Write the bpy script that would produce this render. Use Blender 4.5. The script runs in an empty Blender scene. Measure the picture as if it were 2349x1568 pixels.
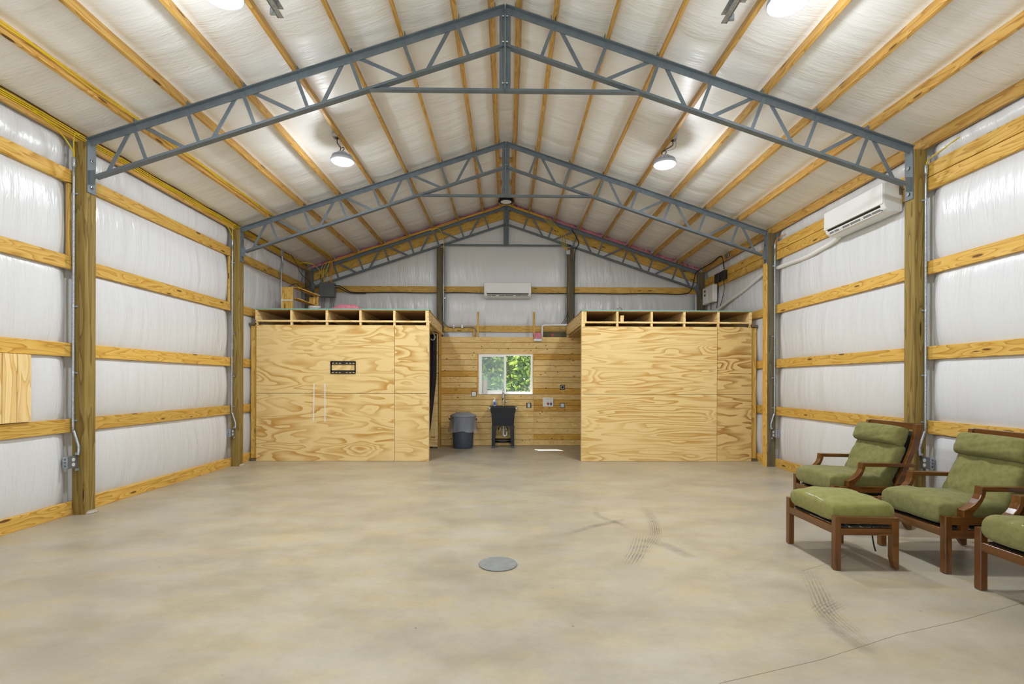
import bpy, bmesh, math, random
import numpy as np
from mathutils import Vector, Matrix
R = random.Random(7)
S = 0.3048                      # everything below is laid out in feet
SC = bpy.context.scene
COL = SC.collection

# ------------------------------------------------------------------ camera
FPX, YAW, ROLL = 1150.02, .0134, -.0029
cam = bpy.data.objects.new('camera', bpy.data.cameras.new('camera'))
COL.objects.link(cam)
f_ = Vector((math.sin(YAW), math.cos(YAW), 0)); r0 = Vector((math.cos(YAW), -math.sin(YAW), 0)); u0 = Vector((0, 0, 1))
r_ = r0*math.cos(ROLL)-u0*math.sin(ROLL); u_ = u0*math.cos(ROLL)+r0*math.sin(ROLL)
cam.matrix_world = Matrix(((r_.x, u_.x, -f_.x, .1111*S), (r_.y, u_.y, -f_.y, 0), (r_.z, u_.z, -f_.z, 4.6408*S), (0, 0, 0, 1)))
cam.data.sensor_width = 36; cam.data.lens = FPX/2349*36
cam.data.shift_x = -4.51/2349; cam.data.shift_y = 92.33/2349
cam.data.clip_start = .05; cam.data.clip_end = 400
SC.camera = cam

# ------------------------------------------------------------------ light
SC.view_settings.view_transform = 'Standard'; SC.view_settings.look = 'None'
SC.view_settings.gamma = 1; SC.view_settings.use_curve_mapping = False
SC.view_settings.exposure = -0.12
SC.cycles.max_bounces = 10; SC.cycles.diffuse_bounces = 6; SC.cycles.glossy_bounces = 4
SC.cycles.transparent_max_bounces = 12; SC.cycles.caustics_reflective = False; SC.cycles.caustics_refractive = False
SC.cycles.use_denoising = True
W = bpy.data.worlds.new('sky'); SC.world = W; W.use_nodes = True
wn = W.node_tree; sky = wn.nodes.new('ShaderNodeTexSky'); sky.sky_type = 'NISHITA'; sky.sun_disc = False
sky.sun_elevation = math.radians(58); sky.sun_rotation = math.radians(-50)
wn.links.new(sky.outputs[0], wn.nodes['Background'].inputs[0]); wn.nodes['Background'].inputs[1].default_value = .10
sun = bpy.data.objects.new('sun', bpy.data.lights.new('sun', 'SUN')); COL.objects.link(sun)
sun.data.energy = 30; sun.data.angle = math.radians(.6); sun.data.color = (1, .96, .88)
sun.rotation_euler = Vector((.42, -.55, -1)).to_track_quat('-Z', 'Y').to_euler()
LAMP_W = 82; LAMP_COL = (.875, .94, 1.0)
FILL_W = 33; DAY_W = 185     # extra point light added under each lamp to lift the ceiling; daylight through the open overhead door behind the camera

# ------------------------------------------------------------------ materials
class NT:
    def __init__(s, name):
        s.m = bpy.data.materials.new(name); s.m.use_nodes = True
        s.t = s.m.node_tree; s.b = s.t.nodes['Principled BSDF']; s.out = s.t.nodes['Material Output']
    def n(s, typ, ins=None, **props):
        nd = s.t.nodes.new(typ)
        for k, v in props.items(): setattr(nd, k, v)
        for k, v in (ins or {}).items():
            if hasattr(v, 'is_output') or isinstance(v, bpy.types.NodeSocket): s.t.links.new(v, nd.inputs[k])
            else: nd.inputs[k].default_value = v
        return nd
    def math(s, op, a, b=0.0, c=0.0):
        nd = s.t.nodes.new('ShaderNodeMath'); nd.operation = op
        for i, v in enumerate((a, b, c)):
            if isinstance(v, bpy.types.NodeSocket): s.t.links.new(v, nd.inputs[i])
            else: nd.inputs[i].default_value = v
        return nd.outputs[0]
    def ramp(s, fac, stops, interp='LINEAR'):
        nd = s.t.nodes.new('ShaderNodeValToRGB'); cr = nd.color_ramp; cr.interpolation = interp
        while len(cr.elements) < len(stops): cr.elements.new(.5)
        for e, (p, c) in zip(cr.elements, stops):
            e.position = p; e.color = tuple(c)+(1,) if len(c) == 3 else c
        s.t.links.new(fac, nd.inputs[0]); return nd.outputs[0]
    def mix(s, fac, a, b, mode='MIX'):
        nd = s.t.nodes.new('ShaderNodeMix'); nd.data_type = 'RGBA'; nd.blend_type = mode
        for i, v in ((0, fac), (6, a), (7, b)):
            if isinstance(v, bpy.types.NodeSocket): s.t.links.new(v, nd.inputs[i])
            else: nd.inputs[i].default_value = v if i == 0 else (tuple(v)+(1,))[:4]
        return nd.outputs[2]
    def coord(s, scale=(1, 1, 1), rnd=True, src='Object'):
        tc = s.n('ShaderNodeTexCoord').outputs[src]
        if rnd:
            oi = s.n('ShaderNodeObjectInfo').outputs['Random']
            cx = s.n('ShaderNodeCombineXYZ', {0: s.math('MULTIPLY', oi, 37.3), 1: s.math('MULTIPLY', oi, 91.7), 2: s.math('MULTIPLY', oi, 53.1)})
            tc = s.n('ShaderNodeVectorMath', {0: tc, 1: cx.outputs[0]}, operation='ADD').outputs[0]
        return s.n('ShaderNodeMapping', {0: tc, 3: scale}).outputs[0]
    def noise(s, vec, scale, detail=2, rough=.5, dist=0):
        return s.n('ShaderNodeTexNoise', {'Vector': vec, 'Scale': scale, 'Detail': detail, 'Roughness': rough, 'Distortion': dist}).outputs[0]
    def set(s, **kw):
        names = dict(col='Base Color', rough='Roughness', metal='Metallic', spec='Specular IOR Level', coat='Coat Weight', alpha='Alpha', trans='Transmission Weight', normal='Normal', sheen='Sheen Weight', crough='Coat Roughness')
        for k, v in kw.items():
            i = s.b.inputs[names[k]]
            if isinstance(v, bpy.types.NodeSocket): s.t.links.new(v, i)
            elif k == 'col': i.default_value = tuple(v)+(1,)
            else: i.default_value = v
        return s
    def bump(s, h, strength=.3, dist=.01):
        return s.n('ShaderNodeBump', {'Height': h, 'Strength': strength, 'Distance': dist}).outputs[0]
def srgb(r, g, b):
    f = lambda c: (c/255/12.92 if c <= 10 else ((c/255+.055)/1.055)**2.4)
    return (f(r), f(g), f(b))
M = {}
def wood(name, light, mid, dark, knot, rings=7, stretch=(1.1, 10, 10), knots=1.0, rough=.55, fiber=.12, vary=.25, kz=1.0):
    s = NT(name)
    v = s.coord(stretch)
    f = s.noise(v, 1.0, 1.5, .45, .3)
    kv = s.coord((stretch[0]*1.7*kz, stretch[1]*.9, stretch[2]*.9))
    vo = s.n('ShaderNodeTexVoronoi', {'Vector': kv, 'Scale': 1.0})
    d = vo.outputs['Distance']
    near = s.n('ShaderNodeMapRange', {0: d, 1: 0.0, 2: .55, 3: .30*knots, 4: 0.0}, interpolation_type='SMOOTHSTEP').outputs[0]
    f2 = s.math('ADD', f, near)
    fr = s.math('FRACT', s.math('MULTIPLY', f2, rings))
    col = s.ramp(fr, [(0, light), (.55, mid), (.80, tuple(a*.6+b*.4 for a, b in zip(mid, dark))), (.90, dark), (1, light)])
    fib = s.noise(s.coord((stretch[0]*3, stretch[1]*40, stretch[2]*40)), 1.0, 2, .6)
    col = s.mix(s.math('MULTIPLY', s.math('SUBTRACT', fib, .35), fiber*4), col, dark)
    kmask = s.n('ShaderNodeMapRange', {0: d, 1: .09, 2: .13, 3: knots, 4: 0.0}).outputs[0]
    col = s.mix(s.math('MINIMUM', s.math('MAXIMUM', kmask, 0), .9), col, knot)
    oi = s.n('ShaderNodeObjectInfo').outputs['Random']
    br = s.n('ShaderNodeHueSaturation', {'Value': s.math('ADD', s.math('MULTIPLY', oi, vary), 1-vary*.55), 'Color': col}).outputs[0]
    s.set(col=br, rough=rough, normal=s.bump(fib, .12, .002), spec=.35)
    M[name] = s.m
wood('pine', srgb(214, 176, 94), srgb(206, 163, 76), srgb(172, 124, 46), srgb(84, 52, 20), rings=7, knots=1.0)
wood('purlin_pine', srgb(206, 166, 92), srgb(194, 150, 76), srgb(164, 118, 50), srgb(70, 46, 22), rings=6, knots=1.0)
wood('pine_pale', srgb(238, 210, 154), srgb(230, 198, 136), srgb(206, 164, 96), srgb(120, 76, 34), rings=4, knots=.8, vary=.14)
wood('kitchen_pine', srgb(232, 200, 136), srgb(226, 190, 122), srgb(212, 170, 98), srgb(104, 60, 28), rings=3, stretch=(2.4, 11, 11), knots=1.0, vary=.14, kz=1.6)
wood('kitchen_pine_dark', srgb(214, 168, 78), srgb(204, 156, 64), srgb(188, 136, 50), srgb(96, 56, 20), rings=3, stretch=(2.4, 11, 11), knots=1.0, vary=.14, kz=1.6)
wood('treated_post', srgb(148, 126, 68), srgb(136, 112, 56), srgb(104, 80, 36), srgb(48, 34, 16), rings=4, stretch=(.8, 12, 12), knots=1.0, rough=.7, vary=.1)
wood('treated_grey', srgb(112, 102, 76), srgb(100, 90, 66), srgb(80, 70, 48), srgb(42, 32, 20), rings=3, stretch=(.8, 12, 12), knots=1.0, rough=.75, vary=.1)
wood('chair_wood', srgb(112, 70, 28), srgb(98, 59, 22), srgb(78, 45, 15), srgb(70, 40, 14), rings=3, stretch=(1.5, 14, 14), knots=.0, rough=.28, vary=.08)
M['chair_wood'].node_tree.nodes['Principled BSDF'].inputs['Coat Weight'].default_value = .5
M['chair_wood'].node_tree.nodes['Principled BSDF'].inputs['Coat Roughness'].default_value = .15

def plywood(name, rings, seed, dist, light, dark, sc=(.85, .5, 4.2)):
    s = NT(name)
    v = s.n('ShaderNodeMapping', {0: s.coord((1, 1, 1)), 1: (seed, seed*2, 0), 3: sc}).outputs[0]
    f = s.noise(v, 1.0, 2.2, .42, dist)
    vo = s.n('ShaderNodeTexVoronoi', {'Vector': s.coord((1.15, .2, 2.3)), 'Scale': 1.0})
    near = s.n('ShaderNodeMapRange', {0: vo.outputs['Distance'], 1: 0.0, 2: .42, 3: .30, 4: 0.0}, interpolation_type='SMOOTHSTEP').outputs[0]
    f2 = s.math('ADD', f, near)
    jag = s.noise(s.coord((5, 2, 26)), 1.0, 2, .6)
    f2 = s.math('ADD', f2, s.math('MULTIPLY', jag, .022))
    fr = s.math('FRACT', s.math('MULTIPLY', f2, rings))
    mid = tuple(a*.55+b*.45 for a, b in zip(light, dark))
    col = s.ramp(fr, [(0, light), (.42, light), (.60, mid), (.90, dark), (.96, dark), (1, light)])
    broad = s.noise(s.coord((.9, 1, 2.5)), 1.0, 1, .4)
    col = s.mix(s.ramp(broad, [(.42, (0, 0, 0)), (.68, (.75, .75, .75))]), col, light)
    fib = s.noise(s.coord((8, 30, 160)), 1.0, 2, .6)
    col = s.mix(s.math('MULTIPLY', s.math('SUBTRACT', fib, .38), .5), col, dark)
    s.set(col=col, rough=.5, spec=.35, normal=s.bump(fib, .08, .002))
    M[name] = s.m
plywood('plywood_fine', 10.0, 17.1, .3, srgb(226, 198, 138), srgb(194, 148, 76), (.5, .5, 5.0))
plywood('plywood', 7.0, 3.1, .5, srgb(226, 198, 138), srgb(190, 142, 70))
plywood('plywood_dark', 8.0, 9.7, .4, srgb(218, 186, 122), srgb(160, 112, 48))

def vinyl(name, sc, sc2):
    s = NT(name)
    a = s.noise(s.coord(sc, False), 1.0, 3, .6, .6)
    b = s.noise(s.coord(sc2, False), 1.0, 3, .55, 1.2)
    h = s.math('ADD', s.math('MULTIPLY', a, 1.0), s.math('MULTIPLY', b, .8))
    big = s.noise(s.coord((.6, .6, .6), False), 1.0, 2, .5)
    col = s.mix(s.math('MULTIPLY', big, .6), srgb(238, 238, 238) if 'roof' in name else srgb(214, 214, 216), srgb(231, 230, 229) if 'roof' in name else srgb(203, 203, 204))
    s.set(col=col, rough=.36 if 'roof' in name else .24, spec=.5, normal=s.bump(h, .55, .012))
    M[name] = s.m
vinyl('vinyl_side', (2, 11, 1.0), (5, 26, 4))
vinyl('vinyl_back', (11, 2, 1.0), (26, 5, 4))
vinyl('vinyl_roof', (1.0, 8, 1.0), (4, 24, 4))

def concrete():
    s = NT('concrete')
    c = s.coord((1, 1, 1), False)
    n1 = s.noise(c, .8, 5, .6, 0); n2 = s.noise(s.coord((.7, 1.6, 1), False), 2.6, 6, .62, 0); n3 = s.noise(c, 26, 3, .6)
    col = s.ramp(n1, [(.3, srgb(162, 154, 139)), (.5, srgb(175, 166, 147)), (.7, srgb(184, 177, 159))])
    yel = s.ramp(s.math('ADD', s.math('MULTIPLY', n2, .6), s.math('MULTIPLY', n1, .4)), [(.46, (0, 0, 0)), (.70, (.8, .8, .8))])
    col = s.mix(yel, col, srgb(180, 158, 110))
    gr = s.ramp(s.noise(s.coord((.5, .7, 1), False), 2.6, 6, .68), [(.42, (0, 0, 0)), (.68, (.8, .8, .8))])
    col = s.mix(gr, col, srgb(148, 137, 117))
    vo = s.n('ShaderNodeTexVoronoi', {'Vector': s.coord((1, 1, .01), False), 'Scale': 3.2})
    spk = s.n('ShaderNodeMapRange', {0: vo.outputs['Distance'], 1: .014, 2: .030, 3: .75, 4: 0.0}).outputs[0]
    col = s.mix(s.math('MAXIMUM', spk, 0), col, srgb(84, 66, 46))
    col = s.mix(s.math('MULTIPLY', s.math('SUBTRACT', n3, .4), .6), col, srgb(150, 140, 120))
    ro = s.n('ShaderNodeMapRange', {0: n1, 1: .3, 2: .7, 3: .32, 4: .44}).outputs[0]
    s.set(col=col, rough=ro, spec=.5, normal=s.bump(n3, .04, .002))
    M['concrete'] = s.m
concrete()
def plain(name, col, rough=.5, metal=0., spec=.5, coat=0., noise=None, bump=0., alpha=1., sheen=0., nscale=30):
    s = NT(name)
    if noise:
        nz = s.noise(s.coord((1, 1, 1)), nscale, 3, .6)
        c = s.mix(s.ramp(nz, [(.35, (0, 0, 0)), (.65, (1, 1, 1))]), col, noise)
        s.set(col=c)
        if bump: s.set(normal=s.bump(nz, bump, .003))
    else: s.set(col=col)
    s.set(rough=rough, metal=metal, spec=spec, coat=coat, alpha=alpha, sheen=sheen)
    M[name] = s.m; return s
plain('steel_paint', srgb(104, 113, 120), .42, noise=srgb(92, 102, 110), nscale=6)
plain('galv', srgb(188, 193, 198), .32, metal=.6, noise=srgb(152, 158, 165), nscale=60)
plain('chrome', srgb(205, 208, 212), .12, metal=1)
plain('bolt', srgb(150, 150, 150), .3, metal=.9)
plain('cable_yellow', srgb(214, 184, 22), .45)
plain('cable_orange', srgb(224, 146, 44), .45)
plain('cable_black', srgb(20, 20, 22), .45)
plain('white_plastic', srgb(226, 226, 224), .28, coat=.3)
plain('frame_white', srgb(244, 243, 240), .35)
plain('white_matte', srgb(224, 222, 218), .55)
plain('off_white', srgb(206, 202, 192), .5)
plain('dark_slot', srgb(22, 22, 24), .5)
plain('grille', srgb(120, 122, 122), .5)
plain('black_metal', srgb(20, 20, 22), .4)
plain('black_plastic', srgb(24, 24, 27), .45)
plain('lamp_body', srgb(20, 20, 40), .5, spec=.2)
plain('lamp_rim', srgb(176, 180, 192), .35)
plain('panel_grey', srgb(96, 99, 102), .5)
plain('teal_edge', srgb(104, 176, 164), .6)
plain('subfloor', srgb(176, 140, 88), .7)
plain('insul_pink', srgb(214, 142, 150), .95, noise=srgb(186, 104, 120), bump=.8, nscale=40)
plain('can_grey', srgb(74, 82, 94), .45, noise=srgb(66, 74, 86), nscale=20)
plain('lid_grey', srgb(136, 140, 148), .45)
plain('sink_navy', srgb(15, 16, 25), .35, spec=.35)
plain('curtain_dark', srgb(44, 34, 34), .8, noise=srgb(34, 26, 28), nscale=12)
plain('fabric', srgb(122, 118, 66), .95, noise=srgb(106, 104, 54), bump=.3, sheen=.08, nscale=22)
plain('fabric_bright', srgb(132, 129, 68), .95, noise=srgb(120, 118, 58), bump=.3, sheen=.08, nscale=22)
plain('webbing', srgb(30, 32, 26), .9)  # near-black seat straps, also painting in shadow behind and under the cushions
plain('batting', srgb(214, 214, 200), .9)
plain('plate_metal', srgb(142, 143, 140), .5, metal=.1, noise=srgb(128, 130, 127), nscale=18)
plain('red_plastic', srgb(170, 30, 34), .4)
plain('soap', srgb(190, 206, 228), .2)
plain('orange_insul', srgb(205, 120, 70), .9, noise=srgb(190, 96, 60), bump=.6, nscale=40)
plain('bark', srgb(84, 68, 50), .9)
plain('grass', srgb(70, 92, 38), .95, noise=srgb(96, 108, 50), nscale=3)
plain('label_blue', srgb(60, 80, 150), .5)
s = plain('liner', srgb(176, 178, 188), .3); s.set(alpha=.42, normal=s.bump(s.noise(s.coord((14, 14, 3)), 1.0, 3, .6, 1.5), .9, .02))
s = plain('glass', (.6, .7, .7), .02, alpha=.05)
s = plain('screen', srgb(150, 168, 168), .6, alpha=.42)
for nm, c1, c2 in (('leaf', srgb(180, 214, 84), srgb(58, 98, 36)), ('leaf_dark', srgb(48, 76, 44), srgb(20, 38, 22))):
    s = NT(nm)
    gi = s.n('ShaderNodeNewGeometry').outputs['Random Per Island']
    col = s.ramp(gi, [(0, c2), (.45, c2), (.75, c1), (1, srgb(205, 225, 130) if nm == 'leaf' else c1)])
    tr = s.n('ShaderNodeBsdfTranslucent', {0: col}); ms = s.n('ShaderNodeMixShader', {0: .2})
    s.set(col=col, rough=.45)
    s.t.links.new(s.b.outputs[0], ms.inputs[1]); s.t.links.new(tr.outputs[0], ms.inputs[2]); s.t.links.new(ms.outputs[0], s.out.inputs[0])
    M[nm] = s.m
s = NT('scuff')
c = s.coord((1, 1, 1), False, 'UV'); sep = s.n('ShaderNodeSeparateXYZ', {0: c})
st = s.math('SINE', s.math('MULTIPLY', sep.outputs[1], 44))
st = s.math('MULTIPLY', s.math('ADD', st, 1), .5)
edge = s.math('MULTIPLY', s.math('SINE', s.math('MULTIPLY', sep.outputs[0], math.pi)), s.math('SINE', s.math('MULTIPLY', sep.outputs[1], math.pi)))
nz = s.noise(s.coord((9, 9, 9), False), 1.0, 4, .7)
al = s.math('MULTIPLY', s.math('MULTIPLY', s.math('MULTIPLY', st, edge), s.math('MULTIPLY', nz, nz)), 1.5)
s.set(col=srgb(128, 122, 108), alpha=al, rough=.5); M['scuff'] = s.m
s = NT('lamp_glow'); em = s.n('ShaderNodeEmission', {0: (1, .98, .95, 1), 1: 14.0}); s.t.links.new(em.outputs[0], s.out.inputs[0]); M['lamp_glow'] = s.m

# ------------------------------------------------------------------ builders
def V(*a): return Vector(a)
def link(name, me, mat, parent=None, mw=None, smooth=False):
    o = bpy.data.objects.new(name, me); COL.objects.link(o)
    if mat is not None and not me.materials: me.materials.append(M[mat] if isinstance(mat, str) else mat)
    if smooth: me.polygons.foreach_set('use_smooth', [True]*len(me.polygons))
    if mw is not None: o.matrix_world = mw
    if parent is not None:
        o.parent = parent; o.matrix_parent_inverse = Matrix.Translation(root_loc(parent)).inverted()
    return o
def root_loc(p):
    l = Vector((0, 0, 0))
    while p is not None:
        l = l + (p.matrix_parent_inverse.translation if p.parent else Vector()) + Vector(p.location); p = p.parent
    return l
def link2(name, me, mat, parent, mw=None, smooth=False):
    """parts whose parent may itself be a rotated mesh part"""
    o = bpy.data.objects.new(name, me); COL.objects.link(o)
    if mat is not None and not me.materials: me.materials.append(M[mat])
    if smooth: me.polygons.foreach_set('use_smooth', [True]*len(me.polygons))
    W_ = mw if mw is not None else Matrix.Identity(4)
    o.matrix_world = W_
    if parent is not None:
        o.parent = parent; o.matrix_parent_inverse = wm(parent).inverted()
    return o
def wm(o):
    m = Matrix.LocRotScale(o.location, o.rotation_euler, o.scale)
    if o.parent: return wm(o.parent) @ o.matrix_parent_inverse @ m
    return m
link = link2
def tag(o, label=None, cat=None, group=None, kind=None):
    if label: o['label'] = label
    if cat: o['category'] = cat
    if group: o['group'] = group
    if kind: o['kind'] = kind
    return o
def thing(name, loc, label, cat, group=None, kind=None):
    o = bpy.data.objects.new(name, None); COL.objects.link(o); o.location = Vector(loc)*S
    o.empty_display_size = .1
    return tag(o, label, cat, group, kind)
def mesh(name, verts, faces):
    me = bpy.data.meshes.new(name); me.from_pydata([tuple(Vector(v)*S) for v in verts], [], faces); me.update(); return me
def boxdata(x0, x1, y0, y1, z0, z1):
    v = [(x, y, z) for x in (x0, x1) for y in (y0, y1) for z in (z0, z1)]
    f = [(0, 1, 3, 2), (4, 6, 7, 5), (0, 4, 5, 1), (2, 3, 7, 6), (0, 2, 6, 4), (1, 5, 7, 3)]
    return v, f
class MB:
    def __init__(s): s.v = []; s.f = []
    def add(s, v, f):
        n = len(s.v); s.v += [tuple(a) for a in v]; s.f += [tuple(i+n for i in q) for q in f]; return s
    def box(s, *a): return s.add(*boxdata(*a))
    def obox(s, M4, w, h, d):
        v, f = boxdata(-w/2, w/2, -h/2, h/2, -d/2, d/2); return s.add([M4 @ Vector(p) for p in v], f)
    def bar(s, p0, p1, w, h, up=(0, 0, 1)):
        p0 = Vector(p0); p1 = Vector(p1); M4, L = frame(p0, p1, up); return s.obox(M4, L, w, h)
    def tube(s, pts, r, n=8, cap=True):
        pts = [Vector(p) for p in pts]; rings = []
        rr = r if isinstance(r, (list, tuple)) else [r]*len(pts)
        a = None; base = len(s.v)
        for i, p in enumerate(pts):
            t = (pts[min(i+1, len(pts)-1)]-pts[max(i-1, 0)]).normalized()
            if a is None:
                a = Vector((0, 0, 1)) if abs(t.z) < .9 else Vector((1, 0, 0))
            a = (a - t*a.dot(t)).normalized(); b = t.cross(a)
            for k in range(n):
                an = 2*math.pi*k/n; s.v.append(tuple(p+(a*math.cos(an)+b*math.sin(an))*rr[i]))
        for i in range(len(pts)-1):
            for k in range(n):
                q = base+i*n; s.f.append((q+k, q+(k+1) % n, q+n+(k+1) % n, q+n+k))
        if cap:
            s.f.append(tuple(base+k for k in range(n))[::-1]); s.f.append(tuple(base+(len(pts)-1)*n+k for k in range(n)))
        return s
    def lathe(s, c, prof, n=24, axis='Z'):
        base = len(s.v); c = Vector(c)
        for r, z in prof:
            for k in range(n):
                an = 2*math.pi*k/n; p = Vector((r*math.cos(an), r*math.sin(an), z))
                if axis == 'Y': p = Vector((p.x, p.z, p.y))
                if axis == 'X': p = Vector((p.z, p.x, p.y))
                s.v.append(tuple(c+p))
        for i in range(len(prof)-1):
            for k in range(n):
                q = base+i*n; s.f.append((q+k, q+(k+1) % n, q+n+(k+1) % n, q+n+k))
        s.f.append(tuple(base+k for k in range(n))[::-1]); s.f.append(tuple(base+(len(prof)-1)*n+k for k in range(n)))
        return s
    def build(s, name, mat, parent=None, smooth=False, bevel=0):
        me = mesh(name, s.v, s.f); o = link(name, me, mat, parent, None, smooth)
        if bevel: add_bevel(o, bevel)
        return o
def add_bevel(o, w):
    b = o.modifiers.new('bevel', 'BEVEL'); b.width = w*S; b.segments = 2; b.limit_method = 'ANGLE'; b.angle_limit = .6
def frame(p0, p1, up=(0, 0, 1)):
    x = (p1-p0); L = x.length; x = x.normalized(); up = Vector(up)
    if abs(x.dot(up)) > .99: up = Vector((0, 1, 0)) if abs(x.y) < .9 else Vector((1, 0, 0))
    y = up.cross(x).normalized(); z = x.cross(y)
    c = (p0+p1)/2
    return Matrix(((x.x, y.x, z.x, c.x), (x.y, y.y, z.y, c.y), (x.z, y.z, z.z, c.z), (0, 0, 0, 1))), L
BOARD = {}
def board(name, p0, p1, w, h, mat, parent=None, up=(0, 0, 1), bevel=.012):
    """a piece of lumber from p0 to p1 with its grain along its own X axis; w across, h along up; shares meshes"""
    M4, L = frame(Vector(p0), Vector(p1), up)
    key = (name, round(L, 3), w, h, mat)
    if key not in BOARD:
        b = min(bevel, w*.3, h*.3); x, y, z = L/2, w/2, h/2
        prof = [(-y+b, -z), (y-b, -z), (y, -z+b), (y, z-b), (y-b, z), (-y+b, z), (-y, z-b), (-y, -z+b)]
        vv = [(-x, a, c) for a, c in prof]+[(x, a, c) for a, c in prof]
        ff = [tuple(range(8))[::-1], tuple(range(8, 16))]+[(i, (i+1) % 8, 8+(i+1) % 8, 8+i) for i in range(8)]
        BOARD[key] = mesh(name, vv, ff)
    mw = M4.copy(); mw.translation = M4.translation*S
    return link(name, BOARD[key], mat, parent, mw)
def slab(name, a, mat, parent=None, **k): return MB().box(*a).build(name, mat, parent, **k)
def bez(pts, n=8):
    """smooth polyline through points"""
    P = [Vector(p) for p in pts]; out = []
    for i in range(len(P)-1):
        a = P[max(i-1, 0)]; b = P[i]; c = P[i+1]; d = P[min(i+2, len(P)-1)]
        for k in range(n):
            t = k/n
            out.append(.5*((2*b)+(c-a)*t+(2*a-5*b+4*c-d)*t*t+(3*b-a-3*c+d)*t**3))
    out.append(P[-1]); return out

# ------------------------------------------------------------------ setting
YF, YB = -2.4, 38.2
TY = [7.61, 17.61, 27.61, 37.61]       # front faces of the post lines
XW = 14.5484; PW = .458
def roof(x): return 17.90-.3333*abs(x)   # top of the truss chords
def struct(name): return thing(name, (0, 0, 0), None, None, kind='structure')
fl = slab('floor', (-16, 16, YF, 38.4, -.4, 0), 'concrete'); tag(fl, kind='structure')
def wr(y, seed, n=14, lo=.4, hi=3.5):
    rr = np.random.RandomState(seed); o = np.zeros_like(y)
    for i in range(n):
        f = lo*(hi/lo)**(i/(n-1)); o = o+np.sin(2*np.pi*f*y+rr.rand()*6.28)*(rr.rand()*.6+.4)/(1+f*.5)
    return o/n**.5
def bulge(t, edges):
    """0 at every edge, rounded towards 1 between them"""
    o = np.zeros_like(t)
    for a, b in (edges if isinstance(edges[0], tuple) else zip(edges[:-1], edges[1:])):
        m = (t >= a) & (t <= b); u = (t-a)/(b-a); o = np.where(m, np.clip(np.sin(np.pi*np.clip(u, 0, 1)), 0, 1)**.55, o)
    return o
def gridmesh(name, P, mat, parent, hole=None):
    nu, nv = P.shape[:2]; v = (P.reshape(-1, 3)*S)
    idx = np.arange(nu*nv).reshape(nu, nv)
    q = np.stack([idx[:-1, :-1], idx[1:, :-1], idx[1:, 1:], idx[:-1, 1:]], -1).reshape(-1, 4)
    if hole is not None:
        c = P.reshape(-1, 3)[q].mean(1); q = q[~hole(c)]
    me = bpy.data.meshes.new(name); me.from_pydata(v.tolist(), [], q.tolist()); me.update()
    return link(name, me, mat, parent, None, True)
GZ = [.23, 3.1, 5.72, 8.73, 11.70]      # girt centre heights
wl = struct('wall_left'); wr_ = struct('wall_right'); wb = struct('wall_back'); wf = struct('wall_front')
for side, root, seed in ((-1, wl, 3), (1, wr_, 11)):
    y = np.linspace(YF, YB, 420); z = np.linspace(-.05, 14.1, 150); Y, Z = np.meshgrid(y, z, indexing='ij')
    ed = [(.46, 2.86), (3.34, 5.48), (5.96, 8.49), (8.97, 11.46), (11.94, 13.0) if side < 0 else (12.43, 13.02)]
    b = bulge(Z, ed)
    e = np.ones_like(Y)
    for ty in [YF-.5]+TY:
        d = np.where(Y < ty+PW/2, ty-Y, Y-ty-PW); e = np.minimum(e, np.clip(np.clip(d, 0, 9)/.55, 0, 1)**.45)
    w_ = wr(Y*1.0+.10*np.sin(Z*1.3+Y*.7)+.04*np.sin(Z*3.1), seed)
    x = -.135-.20*(1-e)+(.15+.03*np.sin(Y*.9+seed))*b*e+.030*w_*b
    X = side*(15.0-x)
    gridmesh('insulation', np.stack([X, Y, Z], -1), 'vinyl_side', root)
    for bay in range(4):
        y0 = ([YF]+TY)[bay]+(PW if bay else 0); y1 = TY[bay]
        y0 -= .1; y1 += .1
        for gi, gz in enumerate(GZ):
            if side == 1 and gi == 4:
                for zz in (11.695, 12.185): board('girt', (15.06*side, y0, zz), (15.06*side, y1, zz), .125, .465, 'pine', root)
            else: board('girt', (15.06*side, y0, gz), (15.06*side, y1, gz), .125, .47, 'pine', root)
        if side == -1 and bay in (1, 2): board('nailer', (15.07*side, y1-.17, 8.97), (15.07*side, y1-.17, 11.46), .12, .12, 'pine', root)
    slab('siding', (min(15.42*side, 15.5*side), max(15.42*side, 15.5*side), YF, 38.4, -.4, 14.2), 'white_matte', root)
for k, y0 in enumerate((14.68, 15.14, 15.60)):
    board('upright_board', (-14.97, y0+.22, 3.36), (-14.97, y0+.22, 5.47), .10, .44, 'pine_pale', wl, up=(0, 1, 0))
# back wall
WX0, WX1, WZ0, WZ1 = -2.0, 1.99, 3.79, 6.75
x = np.linspace(-15.3, 15.3, 340); z = np.linspace(-.05, 18.6, 190); X, Z = np.meshgrid(x, z, indexing='ij')
b = bulge(Z, [(.46, 2.86), (3.34, 5.48), (5.96, 8.46), (8.94, 11.44), (11.92, 18.9)])
e = np.ones_like(X)
for px in (-14.77, -4.98, 4.85, 14.77):
    d = np.abs(X-px)-.23; e = np.minimum(e, np.clip(np.clip(d, 0, 9)/.5, 0, 1)**.45)
w_ = wr(X+.12*np.sin(Z*1.1+X*.6)+.05*np.sin(Z*2.9), 21, 16, .4, 4.5)
Yb = 38.2+.135+.12*(1-e)-(.15*b*e)-.03*w_*b
Zc = np.minimum(Z, roof(X)+.55)
gridmesh('insulation', np.stack([X, Yb, Zc], -1), 'vinyl_back', wb, hole=lambda c: (c[:, 0] > -3.2) & (c[:, 0] < 2.75) & (c[:, 2] > 3.3) & (c[:, 2] < 7.95))
for gz in (.23, 3.1, 5.72, 8.70, 11.68):
    for a, b2 in ((-15, -5.2), (-4.75, 4.62), (5.08, 15)):
        if gz in (5.72,) and a == -4.75: continue
        board('girt', (a, 38.26, gz), (b2, 38.26, gz), .12, .47, 'pine', wb)
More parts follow.
